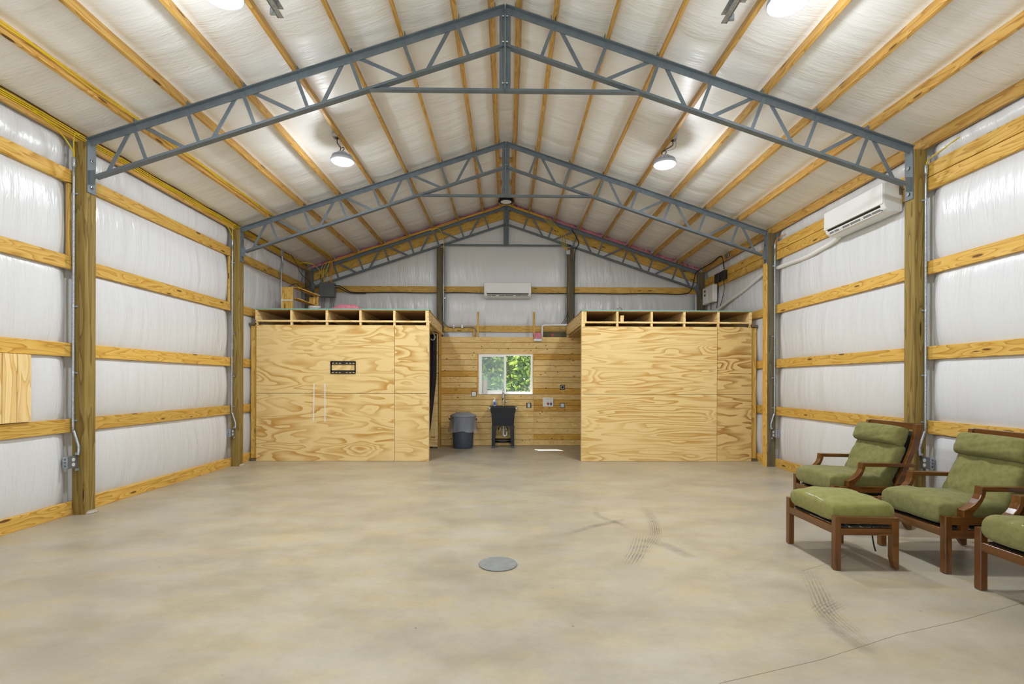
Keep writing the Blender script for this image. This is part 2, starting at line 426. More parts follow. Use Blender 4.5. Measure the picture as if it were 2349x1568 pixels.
for sx in (-1, 1):
    board('rake_board', (sx*14.9, 38.13, roof(14.9)-.29), (sx*.02, 38.13, roof(0)-.29), .12, .95, 'pine', wb)
for a in ((-15.5, -3.2, 38.42, 38.5, -.4, 18.7), (2.75, 15.5, 38.42, 38.5, -.4, 18.7), (-3.2, 2.75, 38.42, 38.5, -.4, 3.3), (-3.2, 2.75, 38.42, 38.5, 7.95, 18.7)):
    slab('siding', a, 'white_matte', wb)
m = MB()  # window lining, its unseen outer flare shaped to let sun reach the floor
inn = [(WX0, 37.12, WZ0), (WX1, 37.12, WZ0), (WX1, 37.12, WZ1), (WX0, 37.12, WZ1)]
out = [(-3.2, 38.45, 3.3), (2.75, 38.45, 3.3), (2.75, 38.45, 7.95), (-3.2, 38.45, 7.95)]
m.add(inn+out, [(0, 1, 5, 4), (1, 2, 6, 5), (2, 3, 7, 6), (3, 0, 4, 7)]).build('window_lining', 'white_matte', wb)
for a in ((-15.5, -5.4, -.4, 18.7), (5.4, 15.5, -.4, 18.7), (-5.4, 5.4, 12.2, 18.7)):
    slab('siding', (a[0], a[1], YF-.15, YF, a[2], a[3]), 'vinyl_back', wf)
day = bpy.data.lights.new('daylight', 'AREA'); day.shape = 'RECTANGLE'; day.size = 10.4*S; day.size_y = 11.4*S; day.energy = DAY_W; day.color = (.88, .95, 1)
dayo = bpy.data.objects.new('daylight', day); COL.objects.link(dayo); dayo.location = Vector((0, YF-.1, 6))*S
dayo.rotation_euler = Vector((0, 1, .45)).to_track_quat('-Z', 'Z').to_euler()
# roof: insulation sheets, purlins
ce = struct('ceiling')
PX = [.44, 1.71, 3.60, 5.46, 7.34, 9.19, 11.12, 12.95]
for side in (-1, 1):
    y = np.linspace(YF, 38.35, 330); a = np.linspace(0 if side == 1 else 0, 15.35, 170); Y, A = np.meshgrid(y, a, indexing='ij')
    b = bulge(A, [-.44]+PX+[14.86, 16.5])
    w_ = wr(Y+.16*np.sin(A*.5+Y*.3)+.05*np.sin(A*1.7), 31+side, 16, .25, 4.0)
    w2 = wr(Y*.6+A*.15, 41+side, 6, .1, .6)
    Zr = roof(A)+.47-(.13+.035*w2)*b-.030*w_*b
    Zr = np.where(A < .44, np.minimum(Zr, roof(.44)+.40-.03*w_), Zr)
    P = np.stack([side*A, Y, Zr], -1)
    gridmesh('insulation', P, 'vinyl_roof', ce)
    segs = [(YF, 17.72), (17.72, 27.72), (27.72, 37.72)]
    for p in PX:
        n = Vector((side*.316, 0, .949)); c = Vector((side*p, 0, roof(p)))+n*.229
        for s0, s1 in segs:
            board('purlin', (c.x, s0+.01, c.z), (c.x, s1-.01, c.z), .125, .458, 'purlin_pine', ce, up=n)
    for s0, s1 in segs:
        board('eave_purlin', (side*14.93, s0, roof(14.9)+.24), (side*14.93, s1, roof(14.9)+.24), .13, .47, 'purlin_pine', ce)
    slab('roofing', (0, 1, 0, 1, 0, 1), 'white_matte', ce).data
    o = ce.children[-1] if False else COL.objects[-1]
    me = mesh('roofing', [(0, YF-.2, 18.75), (side*15.8, YF-.2, 13.5), (side*15.8, 38.6, 13.5), (0, 38.6, 18.75), (0, YF-.2, 18.85), (side*15.8, YF-.2, 13.6), (side*15.8, 38.6, 13.6), (0, 38.6, 18.85)],
              [(0, 1, 2, 3), (7, 6, 5, 4), (0, 4, 5, 1), (1, 5, 6, 2), (2, 6, 7, 3), (3, 7, 4, 0)])
    me.materials.append(M['white_matte']); o.data = me
# blocking and pink batts against the back gable
board('blocking', (-.38, 33.6, 17.96), (.38, 33.6, 17.96), .12, .3, 'purlin_pine', ce)
board('blocking', (-.38, 30.2, 17.96), (.38, 30.2, 17.96), .12, .3, 'purlin_pine', ce)
for side in (-1, 1):
    for a, c in zip([.5]+PX[1:], PX[1:]+[14.8]):
        n = 10; mm = MB(); L = []
        for i in range(n+1):
            t = a+.07+(c-a-.14)*i/n; h = .40+.06*math.sin(i*2.1+a)+R.uniform(-.03, .03); dy = R.uniform(-.04, .04)
            L.append([(side*t, 37.90+dy, roof(t)-.05), (side*t, 37.86+dy, roof(t)+h*.6), (side*t, 37.98+dy, roof(t)+h), (side*t, 38.2, roof(t)+.3)])
        for i in range(n): mm.add(L[i]+L[i+1], [(0, 1, 5, 4), (1, 2, 6, 5), (2, 3, 7, 6)])
        mm.build('batt', 'insul_pink', wb, smooth=True)

# ------------------------------------------------------------------ posts
def post(name, x, y, z1, mat, label, group=None, w=PW):
    t = thing(name, (x, y+w/2, 0), label, 'post', group)
    board('timber', (x, y+w/2, 0), (x, y+w/2, z1), w, w, mat, t, up=(0, 1, 0), bevel=.02)
    return t
XP = XW+PW/2
plabel = {(-1, 1): 'thick treated wooden post on the left wall nearest the camera', (1, 1): 'thick treated wooden post behind the green lounge chairs on the right wall',
          (-1, 2): 'treated post on the left wall beside the left plywood room', (1, 2): 'weathered treated post on the right wall beside the right plywood room',
          (-1, 3): 'corner post behind the left loft beside the grey electrical panel', (1, 3): 'dark corner post behind the right loft beside the white box'}
for sx in (-1, 1):
    for i in (1, 2, 3):
        z1 = 12.95
        t = post('wall_post', sx*XP, TY[i], z1, 'treated_post' if (sx, i) not in ((1, 2), (-1, 3), (1, 3)) else 'treated_grey', plabel[(sx, i)], 'posts along the side walls')
        if (sx, i) == (1, 2): board('pale_face_board', (sx*(XW-.03), TY[i]+.23, 0), (sx*(XW-.03), TY[i]+.23, 11.3), .07, .40, 'pine', t, up=(0, 1, 0))
        if i < 3 and sx == -1:
            MB().lathe((sx*(XP-.12), TY[i]+.30, 0), [(.29, 0), (.27, .04), (.20, .10)], 12).build('concrete_collar', 'concrete', t, smooth=True)
post('gable_post', -4.98, 37.72, 14.75, 'treated_grey', 'dark gable post rising behind the inner edge of the left loft', 'posts in the back gable')
post('gable_post', 4.85, 37.72, 14.75, 'treated_grey', 'brown gable post rising behind the inner edge of the right loft', 'posts in the back gable')

# ------------------------------------------------------------------ trusses
def truss(yc, name, label):
    t = thing(name, (0, yc, 0), label, 'roof truss', 'steel trusses across the hall')
    bot = lambda x: 16.50-.3333*abs(x)
    for sx in (-1, 1):
        a = Vector((sx*14.52, yc, roof(14.52))); c = Vector((sx*.03, yc, roof(.03)))
        M4, L = frame(a, c); up = M4.col[2].xyz
        m = MB(); m.bar(a-up*.015, c-up*.015, .30, .03, up); m.bar(a-up*.13, c-up*.13, .03, .22, up); m.build('top_chord', 'steel_paint', t)
        a = Vector((sx*14.28, yc, bot(14.28)+.02)); c = Vector((sx*.05, yc, bot(.05)+.02))
        m = MB(); m.bar(a-up*.05, c-up*.05, .24, .025, up); m.bar(a+up*.02, c+up*.02, .03, .13, up); m.build('bottom_chord', 'steel_paint', t)
        for p in PX[1:]:
            MB().bar((sx*p, yc-.02, roof(p)-.08), (sx*(p-.44), yc-.02, bot(p-.44)), .03, .12).build('web_strut', 'steel_paint', t)
        dg = [(-13.10, -13.93), (-12.70, -11.15), (-9.40, -10.30), (-8.95, -7.28), (-5.68, -6.45), (-5.24, -3.50), (-1.93, -2.78)]
        for xt, xb in dg:
            MB().bar((-sx*xt, yc+.04, roof(xt)-.08), (-sx*xb, yc+.04, bot(xb)), .03, .13).build('web_diagonal', 'steel_paint', t)
        for p in PX:
            U = [(-.09, .2), (-.09, -.02), (.09, -.02), (.09, .2), (.07, .2), (.07, 0), (-.07, 0), (-.07, .2)]
            v = [(sx*p+a, y_, roof(p)+b_) for y_ in (yc-.12, yc+.12) for a, b_ in U]
            MB().add(v, [(0, 1, 6, 7), (1, 2, 5, 6), (2, 3, 4, 5), (15, 14, 9, 8), (14, 13, 10, 9), (13, 12, 11, 10)]+[(i, 8+i, 8+(i+1) % 8, (i+1) % 8) for i in range(8)]).build('purlin_clip', 'steel_paint', t)
        # peak angles and the seat plate on the post
        m = MB(); x0, x1 = sorted((sx*.012, sx*.20)); m.box(x0, x1, yc-.02, yc+.01, 14.86, 17.82)
        x0, x1 = sorted((sx*.005, sx*.028)); m.box(x0, x1, yc-.16, yc+.01, 14.86, 17.82); m.build('peak_angle', 'steel_paint', t)
        for zb in (15.15, 16.6, 17.5):
            MB().lathe((sx*.07, yc-.09, zb), [(.03, -.03), (.035, 0), (.03, .03)], 6, 'X').build('bolt', 'bolt', t)
        m = MB(); x0, x1 = sorted((sx*14.545, sx*14.51)); m.box(x0, x1, yc-.06, yc+.30, 11.22, 13.12)
        x0, x1 = sorted((sx*14.545, sx*14.30)); m.box(x0, x1, yc+.0, yc+.03, 11.5, 12.9 if False else 12.0)
        m.build('seat_plate', 'steel_paint', t)
        for zb in (12.35, 11.42):
            MB().lathe((sx*14.49, yc+.12, zb), [(.065, -.02), (.065, .0), (.03, .005), (.03, .04), (.015, .05)], 14, 'X').build('anchor_bolt', 'bolt', t)
    m = MB(); m.box(-4.9, 4.9, yc-.10, yc+.10, 14.87, 14.90); m.box(-4.9, 4.9, yc-.015, yc+.015, 14.90, 15.0); m.build('cross_tie', 'steel_paint', t)
truss(17.70, 'roof_truss', 'nearest blue-grey steel truss spanning the hall overhead')
truss(27.70, 'roof_truss', 'middle blue-grey steel truss above the plywood rooms')
truss(37.70, 'roof_truss', 'farthest blue-grey steel truss against the back gable')

# ------------------------------------------------------------------ high bay lamps and their boxes
def highbay(x, y, z, label, lit=True, boxx=None):
    t = thing('high_bay_lamp', (x, y, z), label, 'ceiling lamp', 'round high bay lamps')
    body = 'lamp_rim' if lit else 'lamp_body'  # lit housing and fins take the rim's grey to paint in the glow
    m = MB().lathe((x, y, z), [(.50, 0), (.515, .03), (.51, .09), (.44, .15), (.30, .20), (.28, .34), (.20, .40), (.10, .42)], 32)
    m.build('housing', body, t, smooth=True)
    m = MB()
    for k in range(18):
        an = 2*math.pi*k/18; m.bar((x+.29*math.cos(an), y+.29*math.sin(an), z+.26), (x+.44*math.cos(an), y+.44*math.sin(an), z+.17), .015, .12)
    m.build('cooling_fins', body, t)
    MB().lathe((x, y, z), [(.42, -.05), (.44, -.035), (.45, 0.01)] if lit else [(.33, -.012), (.35, -.01), (.36, .01)], 32).build('lens', 'lamp_glow' if lit else 'white_matte', t, smooth=True)
    hz = roof(x)+.05
    MB().tube(bez([(x, y, z+.40), (x+.02, y, z+.5), (x+.07, y, z+.56), (x+.04, y, z+.64), (x-.03, y, z+.6)], 5), .018, 6).build('hook', 'lamp_body', t)
    if boxx is not None:
        bx = x+boxx
        MB().box(bx-.17, bx+.17, y-.2, y+.12, hz-.02, hz+.16).build('junction_box', 'galv', t, bevel=.01)
        MB().lathe((bx, y-.06, hz-.06), [(.06, 0), (.07, .03), (.05, .05)], 12).build('cord_grip', 'black_plastic', t)
        MB().tube(bez([(bx, y-.06, hz-.04), (bx+.01, y-.05, hz-.25), (x-.08, y, z+.62), (x-.12, y, z+.45), (x-.05, y, z+.38)], 6), .022, 6).build('cord', 'black_plastic', t)
        MB().tube(bez([(bx+.12, y-.1, hz), (bx+.16, y-.08, hz-.2), (bx+.08, y-.05, hz-.4), (x+.03, y, z+.62)], 6), .012, 6).build('chain', 'bolt', t)
    else:
        MB().tube([(x, y, z+.6), (x, y, hz+.02)], .012, 6).build('chain', 'bolt', t)
    if lit:
        l = bpy.data.lights.new('lamp_light', 'AREA'); l.shape = 'DISK'; l.size = .86*S; l.energy = LAMP_W; l.color = LAMP_COL
        lo = bpy.data.objects.new('lamp_light', l); COL.objects.link(lo); lo.location = Vector((x, y, z-.07))*S
        lo.parent = t; lo.matrix_parent_inverse = Matrix.Translation(t.location).inverted()
        g = bpy.data.lights.new('lens_light', 'POINT'); g.shadow_soft_size = .30*S; g.energy = FILL_W; g.color = LAMP_COL  # added fill below the lens, brightens the ceiling
        go = bpy.data.objects.new('lens_light', g); COL.objects.link(go); go.location = Vector((x, y, z-.36))*S
        go.parent = t; go.matrix_parent_inverse = Matrix.Translation(t.location).inverted()
    return t
highbay(-7.28, 22.5, 14.47, 'lit round lamp hanging from the left roof slope between the trusses', boxx=-.22)
highbay(7.18, 22.5, 14.45, 'lit round lamp hanging from the right roof slope between the trusses', boxx=.32)
highbay(7.38, 12.93, 14.50, 'lit round lamp cut by the top edge, right of the metal track', boxx=.3)
highbay(-7.22, 12.93, 14.50, 'lit round lamp cut by the top edge, left of the metal track', boxx=-.3)
highbay(0, 33.0, 16.50, 'unlit black round lamp under the roof ridge', lit=False)

# overhead door track ends, galvanised, hung from perforated angle
for sx, lab in ((-1, 'galvanised door track end with perforated hanger at the top left'), (1, 'galvanised door track end with perforated hanger at the top right')):
    t = thing('door_track', (sx*5.25, 8, 13.2), lab, 'door track', 'overhead door tracks')
    m = MB(); X = sx*5.25
    m.box(X-.012, X+.012, 3.5, 11.75, 13.1, 13.32); m.box(*sorted((X, X-sx*.13)), 3.5, 11.75, 13.1, 13.115); m.box(*sorted((X, X-sx*.13)), 3.5, 11.75, 13.305, 13.32)
    m.build('track', 'galv', t)
    m = MB(); m.box(*sorted((X+sx*.02, X+sx*.26)), 3.5, 11.35, 13.30, 13.315); m.box(*sorted((X+sx*.015, X+sx*.035)), 3.5, 11.35, 13.32, 13.52); m.build('stiffening_angle', 'galv', t)
    m = MB(); m.box(*sorted((X-sx*.02, X-sx*.04)), 11.0, 11.13, 13.3, 16.1); m.box(*sorted((X-sx*.02, X-sx*.14)), 11.12, 11.135, 13.3, 16.1); m.build('hanger_angle', 'steel_paint', t)
    for k in range(12): MB().box(*sorted((X-sx*.015, X-sx*.045)), 11.05, 11.08, 13.45+k*.14, 13.50+k*.14).build('slot', 'white_matte', t)
    MB().box(*sorted((X-sx*.02, X+sx*.1)), 11.55, 11.6, 13.05, 13.2).build('stop_bracket', 'galv', t)

# ------------------------------------------------------------------ conduits, boxes and cables on the side walls
def conduit(sx, y, label, blabel, dark=False):
    X = sx*14.91; yf = y-.06
    t = thing('conduit', (X, yf, 2.1), label, 'conduit', 'metal conduits down the wall posts')
    MB().tube(bez([(X, yf, 12.1), (X, yf, 9), (X, yf, 6), (X, yf, 3.1), (X-sx*.02, yf, 2.95), (X-sx*.18, yf, 2.45), (X-sx*.20, yf, 2.3), (X-sx*.20, yf-.03, 2.08)], 5), .042, 10).build('pipe', 'galv', t, smooth=True)
    MB().lathe((X, yf, 12.02), [(.058, 0), (.06, .1), (.06, .3), (.055, .34), (.04, .36)], 12).build('coupling', 'galv', t, smooth=True)
    for z in (11.1, 7.2, 4.9, 3.25):
        MB().lathe((X, yf, z), [(.05, 0), (.052, .05)], 10).box(*sorted((X, X-sx*.13)), yf+.02, yf+.05, z, z+.05).build('strap', 'galv', t)
    b = thing('outlet_box', (sx*14.8, y-.2, 1.85), blabel, 'outlet box', 'outlet boxes on the wall posts')
    x0, x1 = sorted((sx*15.0, sx*14.80))
    MB().box(x0, x1, y-.38, y-.005, 1.66, 2.05).build('box', 'galv', b, bevel=.015)
    for z in (1.74, 1.86, 1.97): MB().lathe((sx*14.9, y-.385, z), [(.035, 0), (.035, .01)], 12, 'Y').build('knockout', 'panel_grey', b)
    x0, x1 = sorted((sx*14.80, sx*14.785))
    MB().box(x0, x1, y-.39, y, 1.65, 2.06).build('cover', 'panel_grey', b)
    for z in (1.77, 1.94):
        MB().lathe((sx*14.785, y-.19, z), [(.062, -.012), (.062, .012)], 16, 'X').build('receptacle', 'off_white', b)
    for z in (1.58, 2.12): MB().box(*sorted((sx*14.80, sx*14.74)), y-.10, y-.004, z-.04, z+.05).build('bracket', 'galv', b)
conduit(-1, 17.61, 'steel conduit down the nearest left wall post', 'steel outlet box low on the nearest left wall post')
conduit(-1, 27.61, 'steel conduit down the left post beside the plywood room', 'small steel outlet box on the left post by the plywood room')
conduit(1, 17.61, 'steel conduit down the right wall post behind the chairs', 'steel outlet box on the right post behind the chairs')
conduit(1, 27.61, 'pale conduit down the right post beside the plywood room', 'outlet box with dark socket on the right post by the plywood room')
def cable(pts, r, mat, label, name='cable', group=None, n=6, closed=8):
    o = MB().tube(bez(pts, closed), r, n).build(name, mat, None, smooth=True)
    return tag(o, label, 'cable', group)
ze = roof(14.9)+.24
def sag(x, y0, y1, z, a=.03, n=12, ph=0): return [(x+.01*math.sin(i*2.2+ph), y0+(y1-y0)*i/n, z+a*math.sin(i*1.7+ph)) for i in range(n+1)]
for k, (dz, lab) in enumerate(((.07, 'upper yellow cable along the left eave'), (.0, 'middle yellow cable along the left eave'), (-.07, 'lower yellow cable along the left eave'))):
    cable(sag(-14.84, YF+.3, 36.9, ze+dz, .018, 40, k), .022, 'cable_yellow', lab, group='cables along the left eave', closed=3)
cable(sag(-14.84, 0, 34.6, ze+.14, .02, 36, 5), .018, 'cable_black', 'black cable along the top of the left eave', closed=3)
cable(sag(-12.87, 8, 37.3, roof(12.95)+.26, .02, 26, 2), .02, 'cable_yellow', 'yellow cable along the lowest left roof purlin', closed=3)
cable(sag(-12.86, 12, 37.3, roof(12.95)+.18, .025, 26, 4), .02, 'cable_yellow', 'second yellow cable on the lowest left roof purlin', closed=3)
for y, w in ((17.61, 'nearest left'), (27.61, 'second left')):
    cable([(-14.85, y-1.6, ze-.02), (-14.86, y-.7, ze-.2), (-14.9, y-.1, ze-.6), (-14.91, y-.07, 12.45), (-14.91, y-.06, 12.2)], .022, 'cable_yellow', 'yellow cable dropping into the conduit of the %s post' % w)
    cable([(-14.72, y-.05, ze-.02), (-14.82, y-.1, ze+.0), (-14.88, y-.1, ze-.2), (-14.89, y-.07, 12.45), (-14.89, y-.06, 12.2)], .022, 'cable_yellow', 'short yellow loop above the conduit of the %s post' % w)
cable([(14.98, 16.3, 12.75), (14.95, 17.0, 12.62), (14.93, 17.5, 12.5), (14.91, 17.55, 12.2)], .022, 'cable_yellow', 'yellow cable curving into the conduit of the right post')
cable([(14.95, 26.6, 12.6), (14.92, 27.4, 12.55), (14.91, 27.55, 12.2)], .02, 'cable_orange', 'orange cable entering the conduit of the far right post')

# ------------------------------------------------------------------ plywood rooms with open lofts
YP = 29.45
def room(sx):
    L = sx < 0
    t = thing('plywood_room', (sx*9.5, YP, 0), 'left plywood-faced room with a wall bracket and open loft joists' if L else 'right plywood-faced room with darker grain panel at its outer side', 'room', 'plywood rooms with lofts above')
    def panel(x0, x1, z0, z1, mat, w=0):
        xc = (x0+x1)/2; zc = (z0+z1)/2
        v, f = boxdata(-(x1-x0)/2+.012, (x1-x0)/2-.012, -.03, .03, -(z1-z0)/2+.012, (z1-z0)/2-.012)
        mw = Matrix.Translation(Vector((xc, YP+.03, zc))*S)
        o = link('plywood_panel', mesh('plywood_panel', v, f), mat, t, mw)
    if L:
        panel(-14.54, -6.49, 0, 3.96, 'plywood'); panel(-14.54, -6.49, 3.96, 7.97, 'plywood')
        panel(-6.49, -4.47, 0, 3.96, 'plywood'); panel(-6.49, -4.47, 3.96, 7.97, 'plywood')
    else:
        panel(4.47, 12.51, 0, 3.96, 'plywood_fine'); panel(4.47, 12.51, 3.96, 7.95, 'plywood_fine')
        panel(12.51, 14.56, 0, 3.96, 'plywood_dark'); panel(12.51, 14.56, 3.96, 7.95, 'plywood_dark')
    xi, xo = sx*4.47, sx*14.55
    jx = [(-14.54, .13), (-12.515, .13), (-10.455, .13), (-8.495, .13), (-6.515, .13), (-4.60, .2)] if L else [(14.49, .15), (12.585, .13), (10.565, .13), (8.63, .13), (6.595, .13), (4.625, .30)]
    for x, w in jx:
        xb = x-.22 if (L and x > -4.7) else x
        n = 2 if w > .25 else 1
        for k in range(n):
            dx = (k-.5)*.15 if n == 2 else 0
            board('joist', (x+dx, YP+.01, 8.525), (xb+dx, 37.2, 8.525), .14 if n == 2 else w, .58, 'pine_pale', t)
        MB().box(x-.06, x+.06, YP+.03, YP+.2, 7.9, 8.14).build('block', 'pine_pale', t)
    if not L:
        board('joist', (6.83, YP+.05, 8.42), (6.83, YP+1.2, 8.42), .09, .36, 'pine_pale', t); board('joist', (6.93, YP+.05, 8.42), (6.93, YP+1.2, 8.42), .09, .36, 'pine_pale', t)
    for z, d in ((8.185, .3),):
        board('top_plate', (xo, YP+.15, z), (xi, YP+.15, z), .30, .10, 'pine_pale', t)
    x0, x1 = sorted((xo-sx*-.02, xi))
    # loft deck: bare wood sheet with a teal sheet edge on top
    dx = -.2 if L else 0
    me = mesh('loft_deck', [(x0, YP, 8.82), (x1, YP, 8.82), (x1+(dx if L else 0), 37.2, 8.82), (x0, 37.2, 8.82), (x0, YP, 8.86), (x1, YP, 8.86), (x1+(dx if L else 0), 37.2, 8.86), (x0, 37.2, 8.86)],
              [(3, 2, 1, 0), (4, 5, 6, 7), (0, 1, 5, 4), (1, 2, 6, 5), (2, 3, 7, 6), (3, 0, 4, 7)])
    link('loft_deck', me, 'subfloor', t)
    MB().box(x0-.01, x1+.005, YP-.02, YP+.7, 8.86, 8.905).build('teal_sheet', 'teal_edge', t)
    # dark inside: ceiling board under the joists, side framing
    MB().box(x0+.1, x1-.35, YP+.4, 37.2, 7.95, 8.0).build('room_ceiling', 'subfloor', t)
    # corner column beside the panel
    cx = sx*14.745
    board('corner_stud', (cx, YP+.22, .15), (cx, YP+.22, 7.92), .12, .36, 'pine', t, up=(1, 0, 0))
    MB().box(cx-.2, cx+.2, YP+.05, YP+.45, 0, .13).build('sill_plate', 'treated_grey', t)
    MB().box(cx-.24, cx+.2, YP+.03, YP+.5, 7.95, 8.07).build('cap_plate', 'treated_grey', t)
    return t
rl = room(-1); rr = room(1)
# left room: passage side with doorway and inner partition
slab('inner_panel', (-8.5, -4.72, 35.35, 35.45, .1, 8.1), 'pine_pale', rl)
board('front_stud', (-4.54, YP+.15, 0), (-4.54, YP+.15, 8.13), .13, .28, 'pine_pale', rl, up=(0, 1, 0))
me = mesh('side_panel', [(-4.68, 35.35, 0), (-4.72, 36.8, 0), (-4.72, 36.8, 8.1), (-4.68, 35.35, 8.1), (-4.76, 35.35, 0), (-4.80, 36.8, 0), (-4.80, 36.8, 8.1), (-4.76, 35.35, 8.1)],
          [(0, 1, 2, 3), (7, 6, 5, 4), (0, 4, 5, 1), (3, 2, 6, 7), (0, 3, 7, 4), (1, 5, 6, 2)])
link('side_panel', me, 'pine', rl)
board('door_header', (-4.55, YP+.1, 8.16), (-4.70, 36.8, 8.16), .25, .12, 'pine_pale', rl)
slab('sill_plate', (-5.1, -4.78, 35.2, 35.36, 0, .1), 'treated_grey', rl)
slab('back_panel', (-14.5, -8.5, 36.9, 37.0, 0, 8.0), 'pine_pale', rl)
# right room: dark framing back wall seen under its header
board('door_header', (4.62, YP+.1, 8.16), (4.62, 36.9, 8.16), .25, .12, 'pine_pale', rr)
board('front_stud', (4.54, YP+.15, 0), (4.54, YP+.15, 8.13), .13, .28, 'pine_pale', rr, up=(0, 1, 0))
slab('inner_panel', (6.2, 14.5, 34, 34.1, 0, 8.0), 'pine_pale', rr)
board('post_stub', (4.63, 36.9, 7.9), (4.63, 36.9, 8.16), .28, .12, 'pine_pale', rr, up=(0, 1, 0))
# curtain in the left doorway
m = MB(); cols = []
n = 28
for i in range(n+1):
    u = i/n; row = []
    for j in range(21):
        w = j/20; z = 8.0-7.4*w
        xr = -4.80-.02*w if w < .4 else -4.81-.50*((w-.4)/.6)**1.1
        x = -6.6+(xr+6.6)*u; y = 34.9+.07*math.sin(u*34)+.03*math.sin(u*13+w*3)
        row.append((x, y, z))
    cols += row
fc = [(i*21+j, (i+1)*21+j, (i+1)*21+j+1, i*21+j+1) for i in range(n) for j in range(20)]
m.add(cols, fc); cu = m.build('curtain', 'curtain_dark', None, smooth=True)
sd = cu.modifiers.new('thick', 'SOLIDIFY'); sd.thickness = .004
tag(cu, 'dark brown curtain hanging in the doorway of the left room', 'curtain')
o = MB().tube(bez([(-6.6, 34.4, 8.05), (-5.3, 33.9, 8.05), (-4.95, 33.6, 7.95), (-4.72, 33.4, 7.72), (-4.72, 33.3, 7.5), (-4.86, 33.3, 7.42), (-4.95, 33.3, 7.5)], 6), .025, 8).build('curtain_rod', 'white_matte', None, smooth=True)
tag(o, 'curved white rod end above the dark curtain', 'curtain rod')
# tv bracket and strips on the left room's face
t = thing('wall_bracket', (-9.47, YP, 5.48), 'black flat television bracket screwed to the left plywood wall', 'tv bracket')
for z in (5.75, 5.21):
    MB().box(-10.21, -8.75, YP-.05, YP-.005, z-.10, z+.10).build('rail', 'black_metal', t)
    m = MB()
    for k in range(7):
        if k != 3: m.box(-10.12+k*.2, -10.0+k*.2, YP-.056, YP-.05, z-.045, z-.015)
    m.build('rail_slots', 'pine_pale', t)
for x in (-10.18, -8.78): MB().box(x-.035, x+.035, YP-.05, YP-.005, 5.2, 5.8).build('side_bar', 'black_metal', t)
for x, lab in ((-11.19, 'left of two thin white strips on the plywood wall'), (-10.56, 'right of two thin white strips on the plywood wall')):
    o = MB().bar((x+.02, YP-.012, 4.53), (x-.02 if x < -11 else x+.03, YP-.012, 2.30), .05, .025, (0, 1, 0)).build('plastic_strip', 'white_plastic'); tag(o, lab, 'strip', 'white strips on the left plywood wall')

# ------------------------------------------------------------------ kitchen wall
wk = struct('wall_kitchen')
YK = 36.8; ph = .4195
def kboard(x0, x1, i, dark):
    z = (i+.5)*ph
    board('board', (x0+.004, YK+.04, z), (x1-.004, YK+.04, z), .08, ph-.016, 'kitchen_pine_dark' if dark else 'kitchen_pine', wk, bevel=.02)
for i in range(19):
    if i >= 16:
        kboard(-4.74, 1.6+.7*(i-16) if i != 17 else 5.6, i, False)
        if i != 17: kboard(1.6+.7*(i-16), 5.6, i, False)
    elif 9 <= i < 16:
        kboard(-4.74, -2.10, i, i in (9, 12)); kboard(2.05, 5.6, i, i in (9, 15))
        if i == 9: pass
    else:
        kboard(-4.74, 2.05, i, i == 5 and False); kboard(2.05, 5.6, i, i in (1, 6, 7))
for x0, x1 in ((-2.10, WX0), (WX1, 2.05)): slab('window_trim', (x0, x1, YK-.01, YK+.07, WZ0, WZ1), 'pine', wk)
slab('backing', (-4.74, WX0, YK+.085, YK+.14, 0, 7.95), 'subfloor', wk); slab('backing', (WX1, 5.6, YK+.085, YK+.14, 0, 7.95), 'subfloor', wk)
slab('backing', (WX0, WX1, YK+.085, YK+.14, 0, WZ0), 'subfloor', wk); slab('backing', (WX0, WX1, YK+.085, YK+.14, WZ1, 7.95), 'subfloor', wk)
board('stud', (-2.06, YK+.22, 0), (-2.06, YK+.22, 9.82), .13, .16, 'pine', wk, up=(0, 1, 0)); board('stud', (2.07, YK+.22, 0), (2.07, YK+.22, 9.82), .16, .24, 'pine', wk, up=(0, 1, 0))
board('stud', (-2.36, YK+.4, 0), (-2.36, YK+.4, 8.5), .16, .3, 'pine', wk, up=(0, 1, 0))
slab('treated_board', (2.72, 4.5, 37.6, 37.7, 7.9, 8.44), 'treated_grey', wk)
slab('red_mark', (3.42, 3.60, 37.592, 37.6, 8.1, 8.28), 'red_plastic', wk)
# window
w1 = struct('window_1')
def fr(x0, x1, z0, z1, w, y0, y1, name='window_frame', mat='frame_white'):
    m = MB(); m.box(x0, x1, y0, y1, z0, z0+w); m.box(x0, x1, y0, y1, z1-w, z1); m.box(x0, x0+w, y0, y1, z0+w, z1-w); m.box(x1-w, x1, y0, y1, z0+w, z1-w)
    return m.build(name, mat, w1)
fr(WX0, WX1, WZ0, WZ1, .15, YK+.10, YK+.30)
fr(-1.86, 0.0, 3.93, 6.61, .10, YK+.13, YK+.20, 'sash')
slab('mullion', (-.14, .03, YK+.12, YK+.28, 3.93, 6.61), 'frame_white', w1)
slab('pane', (-1.78, -.08, YK+.16, YK+.165, 4.0, 6.5), 'glass', w1); slab('pane', (.02, 1.85, YK+.22, YK+.225, 3.94, 6.6), 'glass', w1)
slab('insect_screen', (-1.84, -.1, YK+.25, YK+.255, 3.95, 6.6), 'screen', w1)
slab('latch', (-1.37, -1.05, YK+.09, YK+.14, 4.06, 4.10), 'black_plastic', w1)
o = MB().lathe((-1.54, YK+.0, 3.80), [(.19, 0), (.19, 1.02), (.07, 1.02), (.07, .98)], 24).build('paper_roll', 'white_matte', None, smooth=False); tag(o, 'upright white paper towel roll on the window ledge', 'paper roll')
slab('window_ledge', (-2.0, 1.99, YK-.08, YK+.14, 3.76, 3.80), 'white_plastic', wk)

